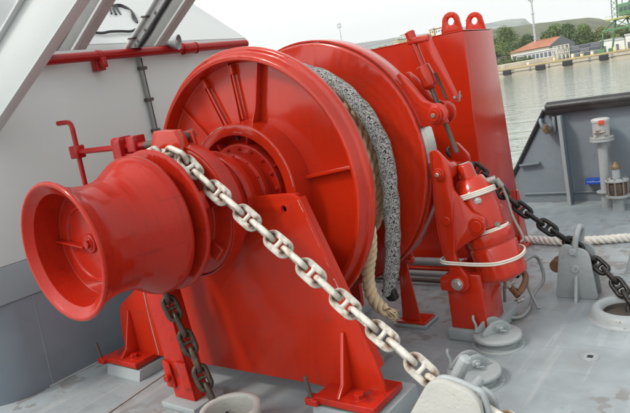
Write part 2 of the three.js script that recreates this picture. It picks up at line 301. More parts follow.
// ---------------------------------------------------------------- deckhouse on the left
{
  const t = thing('deckhouse', 'light grey deckhouse side with a dark grey lower band, left behind the red windlass', 'deckhouse', [0, 0, -1.47]);
  const ZW = -1.47;
  // plan of the lower wall: straight, then a rounded corner running away from the deck
  const plan = (r, x1) => { const o = [[x1, ZW]]; const xc = -0.80; for (let k = 0; k <= 14; k++) { const a = k / 14 * PI / 2; o.push([xc - r * sin(a), ZW - r + r * cos(a)]); } o.push([xc - r, ZW - 3], [x1, ZW - 3]); return o; };
  const sh = p => p.map(q => [q[0], q[1]]).reverse();
  part(t, 'lower_wall', extr(sh(plan(0.34, 1.79)), 'y', 0.0, 0.635, 0.002), M.wallDark);
  part(t, 'painted_band', box(-1.16, 1.79, 0.638, 0.868, ZW - 3, ZW + 0.006, 0.003), M.wallMid);
  part(t, 'upper_wall', box(-1.16, 1.788, 0.870, 2.208, ZW - 3, ZW, 0.004), M.wallLight);
  part(t, 'wall_seam', [tube([[-0.70, 0.63, ZW + 0.001], [-0.712, 0.30, ZW + 0.001], [-0.72, 0.002, ZW + 0.001]], 0.0022, 20, 6)], M.wallMid);
  part(t, 'wall_weld', [tube([[-0.75, 0.004, ZW + 0.003], [0.4, 0.004, ZW + 0.003], [1.78, 0.004, ZW + 0.003]], 0.008, 40, 6)], M.deckPad);
  // sloped plating above, leaning back from the wall head
  const s = 2.6, dy = 0.596 * s, dz = -0.803 * s;
  part(t, 'sloped_plating', extr([[ZW, 2.210], [ZW - 3, 2.210], [ZW - 3, 2.21 + dy], [ZW + dz, 2.21 + dy]], 'x', -0.42, 1.789, 0.004), M.white);
  part(t, 'shade_panel', box(-1.16, -0.44, 2.21, 3.2, ZW - 2.9, ZW - 0.25, 0.004), M.beamGrey);  // added grey panel; its tone stands for underside shade left of the beam
  part(t, 'cross_bar', rod(V(-1.16, 2.30, ZW - 0.05), V(-0.60, 2.40, ZW - 0.1), 0.022), M.white);
  // fender-like white stop at the far left
  part(t, 'small_bracket', box(-1.16, -1.05, 1.06, 1.13, ZW, ZW + 0.05, 0.01), M.white);
}
// raking beams standing out from the wall; each shows its broad side: a flange, a web, a cable tray
// B0, B1: lower end, T0, T1: a point farther up on each edge, all as (z, y)
function beam(label, x, B0, B1, T0, T1, k, style) {
  const t = thing('support_beam', label, 'beam', [x, B0[1], B0[0]]);
  const at = (q, s) => { const b = [mix(B0[0], B1[0], q), mix(B0[1], B1[1], q)], e = [mix(T0[0], T1[0], q), mix(T0[1], T1[1], q)]; return [mix(b[0], e[0], s), mix(b[1], e[1], s)]; };
  const strip = (q0, q1, h0, h1, s0 = 0, s1 = k) => extr([at(q0, s0), at(q1, s0), at(q1, s1), at(q0, s1)], 'x', x - h1, x - h0, 0.002);
  const P = (q, s, h) => { const p = at(q, s); return V(x - h, p[1], p[0]); };
  if (style === 'plain') {
    part(t, 'web', strip(0, 1, -0.05, 0), M.white);
    part(t, 'flange', strip(-0.05, -0.002, -0.06, 0.03), M.white);
    part(t, 'flange', strip(1.002, 1.03, -0.06, 0.008), M.white);
    return t;
  }
  part(t, 'web', strip(0, 1, -0.06, 0), M.beamGrey);
  part(t, 'flange', strip(0.0, 0.36, 0.001, 0.035), M.white);
  part(t, 'edge_strip', strip(0.93, 1, 0.001, 0.03), M.white);
  part(t, 'tray', strip(0.56, 0.90, 0.001, 0.014), M.conduit);
  part(t, 'cable_pipe', rod(P(0.10, -0.06, 0.052), P(0.10, k, 0.052), 0.013), M.white);
  part(t, 'black_cable', tube([P(0.42, 0.0, 0.012), P(0.45, 0.35, 0.013), P(0.42, 0.9, 0.012), P(0.44, k, 0.012)], 0.009, 40, 8), M.cable);
  for (const s of [0.2, 0.65, 1.2]) part(t, 'clip', strip(0.02, 0.19, 0.036, 0.07, s, s + 0.04), M.darkSteel);
  for (const s of [0.06, 0.16, 0.40, 0.75]) part(t, 'bolt', hexBolt(P(0.30, s, 0.036), V(-1, 0, 0), 0.009, 0.01), M.bolt);
  return t;
}
beam('broad plain white raking beam crossing the red pipe at the far left', -0.80, [-1.98, 1.691], [-1.65, 1.526], [-0.525, 2.282], [-0.194, 2.143], 2.0, 'plain');
beam('grey raking beam with a white cable pipe, left of two above the red pipe', -0.257, [-1.451, 2.170], [-1.019, 2.106], [-0.953, 2.391], [-0.617, 2.315], 3.5, 'tray');
beam('grey raking beam with a dark tray, right beside the horn loudspeaker', 0.46, [-1.458, 2.165], [-1.112, 2.124], [-1.019, 2.421], [-0.712, 2.351], 4, 'tray');
{
  const t = thing('fire_main', 'red painted horizontal pipe along the top of the grey deckhouse wall', 'pipe', [0.4, 2.13, -1.40]);
  const y = x => 2.118 + 0.022 * (x - 0.2), P = x => V(x, y(x), -1.40);
  part(t, 'pipe', rod(P(-1.2), P(1.70), 0.034, 0.034, 28), M.redPipe);
  part(t, 'coupling', [rod(P(0.95), P(1.07), 0.044, 0.044, 28, 0.008), rod(P(0.93), P(0.95), 0.048, 0.048, 28), rod(P(1.07), P(1.085), 0.048, 0.048, 28)], M.redPipe);
  for (const x of [0.15, -0.95]) {
    const b = part(t, 'bracket', [box(x - 0.035, x + 0.035, 2.015, 2.10, -1.468, -1.395, 0.006), box(x - 0.022, x + 0.022, 2.03, 2.10, -1.40, -1.345, 0.006)], M.redPipe);
    part(b, 'strap', [rod(V(x - 0.02, y(x), -1.40), V(x + 0.02, y(x), -1.40), 0.040, 0.040, 28)], M.redPipe);
  }
  part(t, 'bracket', box(1.55, 1.6, 2.04, 2.13, -1.468, -1.40, 0.006), M.redPipe);
}
{
  const t = thing('horn_loudspeaker', 'small grey horn loudspeaker on the wall above the red pipe', 'loudspeaker', [0.80, 2.19, -1.40]);
  const p0 = V(0.735, 2.205, -1.45), p1 = V(0.82, 2.168, -1.28);
  part(t, 'driver', lathe(p0, p1, [[0, 0], [0, 0.032], [0.05, 0.036], [0.09, 0.03], [0.10, 0.02]], 32), M.fitting);
  part(t, 'bell', lathe(p0, p1, [[0.06, 0.024], [0.10, 0.030], [0.14, 0.042], [0.175, 0.058], [0.181, 0.060], [0.181, 0.055], [0.173, 0.052], [0.13, 0.032], [0.10, 0.015], [0.10, 0]], 40, 0.002), M.fitting);
  part(t, 'core', lathe(p0, p1, [[0.10, 0], [0.10, 0.022], [0.15, 0.026], [0.168, 0.012], [0.168, 0]], 24), M.beamGrey);
  part(t, 'bracket', [tube([[0.78, 2.20, -1.40], [0.77, 2.17, -1.43], [0.76, 2.175, -1.469]], 0.012, 12, 8), box(0.73, 0.79, 2.14, 2.206, -1.469, -1.458, 0.004)], M.fitting);
}
{
  const t = thing('wall_conduit', 'thin grey conduit pair running down the grey wall to the red drum', 'conduit', [0.53, 1.7, -1.44]);
  part(t, 'pipe', [tube([[0.50, 2.16, -1.452], [0.523, 2.06, -1.448], [0.533, 1.455, -1.448], [0.535, 0.9, -1.448]], 0.014, 30, 10)], M.conduit);
  part(t, 'black_cable', [tube([[0.548, 2.09, -1.452], [0.550, 2.0, -1.455], [0.558, 1.455, -1.455], [0.56, 0.9, -1.455]], 0.007, 30, 8)], M.cable);
  for (const y of [2.0, 1.76, 1.52, 1.28]) part(t, 'clip', box(0.505, 0.572, y, y + 0.025, -1.469, -1.430, 0.003), M.darkSteel);
}
{
  const c = (n, pts, r = 0.008) => n.push(tube(pts, r, 40, 8));
  const a = []; c(a, [[0.22, 2.325, -1.600], [0.33, 2.305, -1.570], [0.42, 2.316, -1.580], [0.52, 2.318, -1.585], [0.61, 2.315, -1.58], [0.70, 2.34, -1.60]], 0.010);
  single('black_cable', 'black cable lying across the white plating between the two grey beams', 'cable', a, M.cable, [0.42, 2.31, -1.58]);
  const b = []; for (const k of [0, 1, 2]) c(b, [[0.66 + 0.05 * k, 2.505 - 0.004 * k, -1.84 - 0.01 * k], [0.75 + 0.03 * k, 2.585, -1.955], [0.87, 2.612 - 0.01 * k, -1.985], [0.90, 2.55, -1.90], [0.85 - 0.015 * k, 2.46, -1.79], [0.80, 2.41, -1.72]], 0.007);
  single('cable_bundle', 'loop of thin black cables hooking over the white plating, above the straight cable', 'cable', b, M.cable, [0.82, 2.5, -1.85]);
}

// ================================================================ THE WINDLASS
const WL = thing('windlass', 'large bright red anchor windlass and mooring winch in the middle of the deck', 'windlass', [0, 0, 0]);
{ // warping head: a flared drum end with a hollow mouth
  const head = part(WL, 'warping_head', latX([
    [-1.075, 0], [-1.075, 0.236], [-1.192, 0.250], [-1.214, 0.281], [-1.2215, 0.288], [-1.2235, 0.296], [-1.221, 0.304], [-1.213, 0.308], [-1.200, 0.302], [-1.185, 0.290], [-1.15, 0.272],
    [-1.10, 0.258], [-1.04, 0.252], [-0.98, 0.256], [-0.93, 0.270], [-0.89, 0.290], [-0.86, 0.309], [-0.835, 0.326], [-0.812, 0.337], [-0.790, 0.340], [-0.775, 0.336], [-0.765, 0.322], [-0.76, 0.28], [-0.76, 0.16], [-0.71, 0.15]], 128, 0.0015), M.redWorn, { crease: 0.38 });
  part(head, 'inner_rib', box(-1.108, -1.076, -0.004, 0.004, -0.238, -0.02, 0.002).rotateX(0.12).translate(0, 1.105, 0), M.redWorn);
  part(head, 'weld_ring', latX([[-1.076, 0.158], [-1.082, 0.163], [-1.083, 0.168], [-1.082, 0.173], [-1.076, 0.178]], 96, 0), M.redDirty);
  part(head, 'centre_boss', latX([[-1.076, 0.045], [-1.086, 0.042], [-1.086, 0]], 40, 0.003), M.redWorn);
  part(head, 'bolt', hexBolt(V(-1.086, H, 0), V(-1, 0, 0), 0.020, 0.016), M.redWorn);
}
{ // chain wheel (gypsy) with its guide discs and pockets
  const g = part(WL, 'chain_wheel', latX([[-0.76, 0.16], [-0.712, 0.16], [-0.712, 0.335], [-0.705, 0.350], [-0.692, 0.352], [-0.680, 0.340], [-0.655, 0.27], [-0.64, 0.245], [-0.56, 0.245], [-0.548, 0.27], [-0.535, 0.325], [-0.528, 0.336], [-0.45, 0.336], [-0.444, 0.33], [-0.444, 0.2], [-0.42, 0.2]], 128, 0.003), M.redWorn, { crease: 0.45 });
  for (let k = 0; k < 6; k++) for (const s of [-1, 1]) {
    const a = k * PI / 3 + 0.25, q = box(-0.021, 0.021, 0.24, 0.318, -0.045, 0.045, 0.012).rotateX(a).translate(-0.60 + s * 0.052, H, 0);
    part(g, 'whelp', q, M.redDirty);
  }
}
{ // jaw clutch, shaft and main bearing
  const oct = n => { const o = []; for (let k = 0; k < 8; k++) { const a = (k + 0.5) * PI / 4 + 0.2; o.push([n * cos(a), H + n * sin(a)]); } return o; };
  part(WL, 'jaw_clutch', [extr(roundPoly(oct(0.302), 0.07), 'x', -0.443, -0.385, 0.008), extr(roundPoly(oct(0.272), 0.06), 'x', -0.384, -0.335, 0.006)], M.redWorn);
  part(WL, 'shaft', rod(V(-0.86, H, 0), V(1.9, H, 0), 0.085, 0.085, 40), M.steel);
  const b = part(WL, 'bearing_housing', latX([[-0.335, 0.10], [-0.335, 0.265], [-0.30, 0.272], [-0.275, 0.272], [-0.27, 0.228], [-0.165, 0.222], [-0.160, 0.232], [-0.13, 0.234], [-0.125, 0.215], [-0.085, 0.212], [-0.08, 0.14]], 96, 0.004), M.redWorn, { crease: 0.45 });
  for (let k = 0; k < 14; k++) { const a = k * 2 * PI / 14 + 0.2; part(b, 'bolt', hexBolt(V(-0.335, H + 0.235 * sin(a), 0.235 * cos(a)), V(-1, 0, 0), 0.011, 0.010), M.redDirty); }
  for (let k = 0; k < 14; k++) { const a = k * 2 * PI / 14; part(b, 'bolt', hexBolt(V(-0.161, H + 0.226 * sin(a), 0.226 * cos(a)), V(-1, 0, 0), 0.008, 0.009, false), M.redDirty); }
  part(b, 'housing_block', box(-0.278, -0.20, 0.60, 1.10, -0.26, 0.37, 0.010), M.red);
}
{ // rope drum: near flange with raised ring, hub ring and radial ribs
  const f = part(WL, 'drum_flange', latX([
    [0.034, 0.30], [0.034, 0.716], [0.026, 0.722], [-0.046, 0.724], [-0.054, 0.728], [-0.056, 0.738], [-0.054, 0.750], [-0.046, 0.756], [-0.010, 0.764], [-0.004, 0.772], [-0.004, 0.786], [0.004, 0.796], [0.030, 0.797], [0.040, 0.790], [0.042, 0.775], [0.060, 0.44]], 160, 0.002), M.red, { crease: 0.45 });
  part(f, 'hub_ring', latX([[0.034, 0.30], [-0.03, 0.326], [-0.104, 0.328], [-0.106, 0.332], [-0.106, 0.384], [-0.102, 0.391], [-0.04, 0.394], [0.034, 0.398]], 128, 0.0025), M.red, { crease: 0.3 });
  part(f, 'inner_plate', latX([[-0.09, 0.09], [-0.09, 0.272], [-0.084, 0.278], [-0.03, 0.280], [-0.012, 0.29], [-0.012, 0.324]], 96, 0.003), M.redDirty);
  for (let k = 0; k < 18; k++) { const a = k * 2 * PI / 18 + 0.05; part(f, 'bolt', hexBolt(V(-0.09, H + 0.256 * sin(a), 0.256 * cos(a)), V(-1, 0, 0), 0.010, 0.012), M.redDirty); }
  for (let k = 0; k < 16; k++) { const a = k * 2 * PI / 16 + 0.1; part(f, 'bolt', hexBolt(V(-0.012, H + 0.306 * sin(a), 0.306 * cos(a)), V(-1, 0, 0), 0.011, 0.02, false), M.darkSteel); }
  for (let k = 0; k < 8; k++) part(f, 'inner_web', box(-0.08, -0.013, 0.281, 0.323, -0.005, 0.005, 0.002).rotateX(k * PI / 4 + 0.3).translate(0, H, 0), M.redDirty);
  const angs = [133, 113, 93, 73.5, 7, 153, 173, 193, 213, 233, -66, -90, -112];
  for (const d of angs) {
    const a = d * PI / 180, rot = -(a - PI / 2) - 0; // local +y points outward
    const R = g => g.rotateX(-a + PI / 2).translate(0, H, 0);
    const deep = d === 73.5, flat = extr([[0, 0.396], [0, 0.724], [-0.001, 0.724], [-0.001, 0.396]].map(q => [q[0], q[1]]), 'x', -0.01, 0, 0);
    const web = d === 7 ? box(-0.006, 0.033, 0.394, 0.724, -0.010, 0.010, 0.003) : extr([[0.033, 0.394], [d === 73.5 ? -0.035 : 0.004, 0.394], [d === 73.5 ? -0.014 : 0.010, 0.48], [d === 73.5 ? -0.012 : 0.012, 0.724], [0.033, 0.724]], 'z', -0.004, 0.004, 0.0015);
    const rb = part(f, 'rib', R(web), M.red);
    if (d > 80 && d < 120) { part(rb, 'brace', R(rod(V(0.012, 0.40, 0.026), V(0.012, 0.715, 0.026), 0.0075, 0.0075, 12)), M.red); part(rb, 'stop_block', R(box(0.0, 0.033, 0.655, 0.71, 0.014, 0.038, 0.004)), M.red); }
  }
  // small chips of bare metal on the rims
  const chip = (x, r, a0, a1, w) => { const sh = [], n = 10; for (let i = 0; i <= n; i++) { const a = mix(a0, a1, i / n), q = r + rr(0, w) ; sh.push([q * cos(a), H + q * sin(a)]); } for (let i = n; i >= 0; i--) { const a = mix(a0, a1, i / n), q = r - rr(0, w); sh.push([q * cos(a), H + q * sin(a)]); } return extr(sh, 'x', x - 0.0012, x, 0); };
  part(f, 'bare_patch', [chip(-0.106, 0.385, 1.70, 2.35, 0.003), chip(-0.106, 0.386, 0.05, 0.55, 0.003), chip(-0.106, 0.345, 1.3, 1.5, 0.002)], M.bare, { stuff: true });
  part(f, 'bare_patch', [chip(-0.0045, 0.779, 1.80, 1.84, 0.004), chip(-0.0545, 0.742, 1.62, 1.635, 0.004), chip(-0.0045, 0.78, 2.02, 2.07, 0.003), chip(-0.0045, 0.779, 2.3, 2.34, 0.003), chip(-0.0545, 0.741, 0.55, 0.60, 0.003)], M.rust, { stuff: true });
  part(WL, 'drum_barrel', latX([[0.05, 0.44], [0.60, 0.44]], 96, 0), M.redDirty);
  part(WL, 'brake_drum', latX([[0.600, 0.44], [0.606, 0.785], [0.612, 0.795], [0.628, 0.797], [0.768, 0.797], [0.772, 0.79], [0.772, 0.20]], 160, 0.003), M.red, { crease: 0.45 });
  part(WL, 'brake_track', latX([[0.629, 0.7975], [0.767, 0.7975]], 160, 0), M.steel);
  part(WL, 'far_bearing', [latX([[0.80, 0.1], [0.80, 0.27], [0.98, 0.27], [0.98, 0.1]], 64), box(0.80, 0.86, 0.40, 1.1, -0.30, 0.05, 0.01)], M.red);
}
{ // frame plate carrying the shaft, on two feet bolted to raised pads
  const X0 = -0.30, X1 = -0.225;
  const out = [[0.392, 1.142], [0.565, 1.142], [0.875, 0.27], [0.895, 0.13], [0.80, 0.085], [0.47, 0.125], [-0.82, 0.105], [-1.20, 0.085], [-1.205, 0.22], [-1.165, 0.42], [-0.96, 0.545], [-0.70, 0.64], [-0.40, 1.10], [0.0, 1.12]];
  const fr = part(WL, 'frame_plate', extr(roundPoly(out, [0.02, 0.05, 0.1, 0.01, 0.01, 0.01, 0.01, 0.01, 0.02, 0.06, 0.06, 0.1, 0.1, 0.01]), 'x', X0, X0 + 0.018, 0.003, [[0.462, 1.068, 0.021]]), M.redFlat);
  // flange strip along the sloping edge
  const strip = (a, b, w, th) => { const d = V(0, b[1] - a[1], b[0] - a[0]), L = d.length(); d.normalize(); const g = box(-0.5, 0.5, -0.5, 0.5, -0.5, 0.5, 0); const nrm = V(0, -d.z, d.y); g.applyMatrix4(new THREE.Matrix4().makeBasis(V(w, 0, 0), d.clone().multiplyScalar(L), nrm.multiplyScalar(th)).setPosition(X0 + 0.004 + w / 2, (a[1] + b[1]) / 2, (a[0] + b[0]) / 2)); return g; };
  part(fr, 'edge_flange', [strip([0.557, 1.12], [0.864, 0.27], 0.055, 0.014), strip([0.43, 1.134], [0.553, 1.134], 0.030, 0.012)], M.redFlat);
  part(fr, 'bare_patch', (() => { const o = []; const pt = t => [mix(0.565, 0.875, t), mix(1.142, 0.27, t)]; for (const [t0, t1, w] of [[0.03, 0.10, 0.006], [0.13, 0.30, 0.0025], [0.36, 0.42, 0.004], [0.48, 0.60, 0.012], [0.63, 0.70, 0.004]]) { const n = 8, sh = []; for (let i = 0; i <= n; i++) { const q = pt(mix(t0, t1, i / n)); sh.push([q[0] - 0.010 - rr(0, 0.003), q[1] - 0.004]); } for (let i = n; i >= 0; i--) { const q = pt(mix(t0, t1, i / n)); sh.push([q[0] - 0.010 - rr(0.3, 1) * w, q[1] - 0.004]); } o.push(extr(sh, 'x', X0 - 0.0012, X0 - 0.0001, 0)); } return o; })(), M.bare, { stuff: true });
  part(fr, 'plate_seam', tube([[X0 - 0.001, 0.60, -0.845], [X0 - 0.001, 0.36, -0.848], [X0 - 0.001, 0.115, -0.836]], 0.004, 16, 6), M.bare);
  function foot(za, zb, zg, studZ, xa, xb, top) {
    const f = part(WL, 'mounting_foot', [box(xa, xb, top - 0.035, top, za, zb, 0.004), box(xa - 0.02, xa + 0.05, top - 0.045, top - 0.010, za - 0.045 * Math.sign(1), za + 0.03, 0.006)], M.redDirty);
    part(f, 'shim', box(xa + 0.01, xb - 0.01, top - 0.047, top - 0.0355, za + 0.01, zb - 0.01, 0.002), M.rust);
    part(f, 'gusset', extr([[X0, top], [xa + 0.02, top], [xa + 0.07, top + 0.05], [X0 - 0.012, top + 0.29], [X0, top + 0.29]], 'z', zg - 0.009, zg + 0.009, 0.002), M.red);
    part(f, 'bolt', [...hexBolt(V((xa + X0) / 2 - 0.01, top, mix(zg, zb, 0.45)), V(0, 1, 0), 0.027, 0.026)], M.redDirty);
    part(f, 'stud', [lathe(V(xa, top - 0.04, studZ), V(xa - 0.008, top + 0.11, studZ - 0.012), [[0, 0], [0, 0.011], [0.15, 0.010], [0.15, 0]], 14)], M.darkSteel);
    part(f, 'washer', rod(V(xa, top - 0.012, studZ), V(xa, top - 0.004, studZ), 0.024), M.redDirty);
    return f;
  }
  foot(0.565, 0.915, 0.70, 0.555, -0.45, -0.18, 0.155);
  foot(-1.24, -0.88, -1.06, -1.255, -0.46, -0.18, 0.115);
  part(WL, 'deck_pad', extr([[-0.47, 0.0], [-0.08, 0.0], [-0.10, 0.107], [-0.45, 0.107]], 'z', 0.55, 0.945, 0.006), M.deckPad);
  part(WL, 'deck_pad', extr([[-0.47, 0.0], [-0.12, 0.0], [-0.14, 0.067], [-0.45, 0.067]], 'z', -1.22, -0.86, 0.006), M.deckPad);
  // second frame behind the drum
  part(WL, 'rear_frame_plate', extr([[0.05, 1.1], [0.0, 0.06], [-1.0, 0.06], [-0.4, 1.1]], 'x', 0.86, 0.90, 0.004), M.red);
  part(WL, 'deck_pad', box(0.80, 1.02, 0, 0.06, -1.0, 0.02, 0.006), M.deckPad);
}
{ // slanted channel leg under the chain wheel
  const leg = part(WL, 'support_leg', [extr([[-0.462, 0.78], [-0.285, 0.78], [-0.215, 0.035], [-0.385, 0.035]], 'x', -0.56, -0.545, 0.003),
    extr([[-0.30, 0.78], [-0.285, 0.78], [-0.215, 0.035], [-0.23, 0.035]], 'x', -0.545, -0.45, 0.003), extr([[-0.462, 0.78], [-0.447, 0.78], [-0.37, 0.035], [-0.385, 0.035]], 'x', -0.545, -0.45, 0.003)], M.redDirty);
  part(leg, 'hinge_lug', [extr(roundPoly([[-0.42, 0.27], [-0.36, 0.25], [-0.345, 0.10], [-0.42, 0.10]], 0.02), 'x', -0.575, -0.561, 0.003), rod(V(-0.60, 0.165, -0.385), V(-0.55, 0.165, -0.385), 0.022)], M.redDirty);
  part(leg, 'cover_plate', extr([[-0.30, 0.27], [-0.215, 0.27], [-0.20, 0.13], [-0.28, 0.10]], 'x', -0.577, -0.562, 0.003), M.redDirty);
  part(WL, 'deck_pad', box(-0.63, -0.40, 0, 0.034, -0.43, -0.15, 0.004), M.deckPad);
}
{ // chain wheel brake: spindle with crank handle, nut block, pivot block on top
  const b = part(WL, 'brake_spindle', rod(V(-0.50, 1.497, -0.90), V(-0.50, 1.482, -0.10), 0.0165), M.redPipe);
  part(b, 'thread', rod(V(-0.50, 1.4835, -0.235), V(-0.50, 1.482, -0.14), 0.0185), M.darkSteel);
  const h = part(WL, 'crank_handle', [poly([[-0.50, 1.25, -0.885], [-0.50, 1.676, -0.878], [-0.52, 1.680, -0.985]].map(p => p), 0.0145)].flat(), M.redPipe);
  part(h, 'crank_boss', box(-0.53, -0.47, 1.460, 1.536, -0.925, -0.845, 0.008), M.redPipe);
  part(WL, 'nut_block', [extr(roundPoly([[-0.545, 1.30], [-0.455, 1.30], [-0.455, 1.545], [-0.53, 1.545], [-0.545, 1.53]], 0.01), 'z', -0.475, -0.40, 0.005), box(-0.53, -0.45, 1.455, 1.54, -0.36, -0.29, 0.006), box(-0.525, -0.455, 1.34, 1.45, -0.475, -0.30, 0.006)], M.redPipe);
  part(WL, 'nut_block_support', [extr([[-0.47, 0.6], [-0.40, 0.6], [-0.33, 1.32], [-0.48, 1.32]], 'x', -0.52, -0.47, 0.004)], M.red);
  const p = part(WL, 'pivot_block', [extr(roundPoly([[-0.115, 1.40], [-0.115, 1.475], [-0.075, 1.548], [0.075, 1.535], [0.10, 1.49], [0.11, 1.40]], 0.012), 'x', -0.56, -0.50, 0.005), extr(roundPoly([[-0.09, 1.40], [-0.085, 1.52], [0.06, 1.52], [0.08, 1.40]], 0.01), 'x', -0.44, -0.41, 0.004)], M.red);
  part(p, 'pin', [rod(V(-0.50, 1.495, 0.03), V(-0.40, 1.495, 0.03), 0.024), ...hexBolt(V(-0.41, 1.495, 0.03), V(1, 0, 0), 0.022, 0.02)], M.darkSteel);
  part(WL, 'brake_strap', latX([[-0.535, 0.338], [-0.535, 0.348], [-0.452, 0.348], [-0.452, 0.338]], 96, 0.002), M.redWorn);
}
// red oblong machinery casing behind the drum with two lifting lugs
{
  const t = thing('machinery_casing', 'tall red steel casing with two lifting lugs behind the winch drum', 'casing', [2.2, 0, 0]);
  const top = [[1.868, 0.02], [2.66, 0.02], [2.45, 1.865], [1.868, 1.865]];
  part(t, 'casing_shell', extr(top, 'z', -0.75, 0.59, 0.012), M.red);
  part(t, 'base_flange', box(1.83, 2.74, 0.0, 0.024, -0.8, 0.66, 0.004), M.red);
  part(t, 'top_plate', box(1.868, 2.448, 1.867, 1.875, -0.75, 0.588, 0.003), M.red);
  part(t, 'side_stiffener', extr([[2.52, 0.03], [2.72, 0.03], [2.60, 0.5], [2.56, 0.5]], 'z', 0.592, 0.606, 0.003), M.red);
  const lug = (x, z, ax) => { const r = 0.068; const o = []; for (let k = 0; k <= 16; k++) { const a = k / 16 * PI; o.push([r * cos(a), 1.952 + r * sin(a)]); } o.push([-0.085, 1.874], [0.085, 1.874]); const sh = o.map(q => [q[0] + z, q[1]]); return extr(sh, 'x', x, x + 0.024, 0.004, [[z, 1.952, 0.027]]); };
  part(t, 'lifting_lug', lug(1.87, 0.495), M.red);
  part(t, 'lifting_lug', lug(2.30, 0.505), M.red);
}

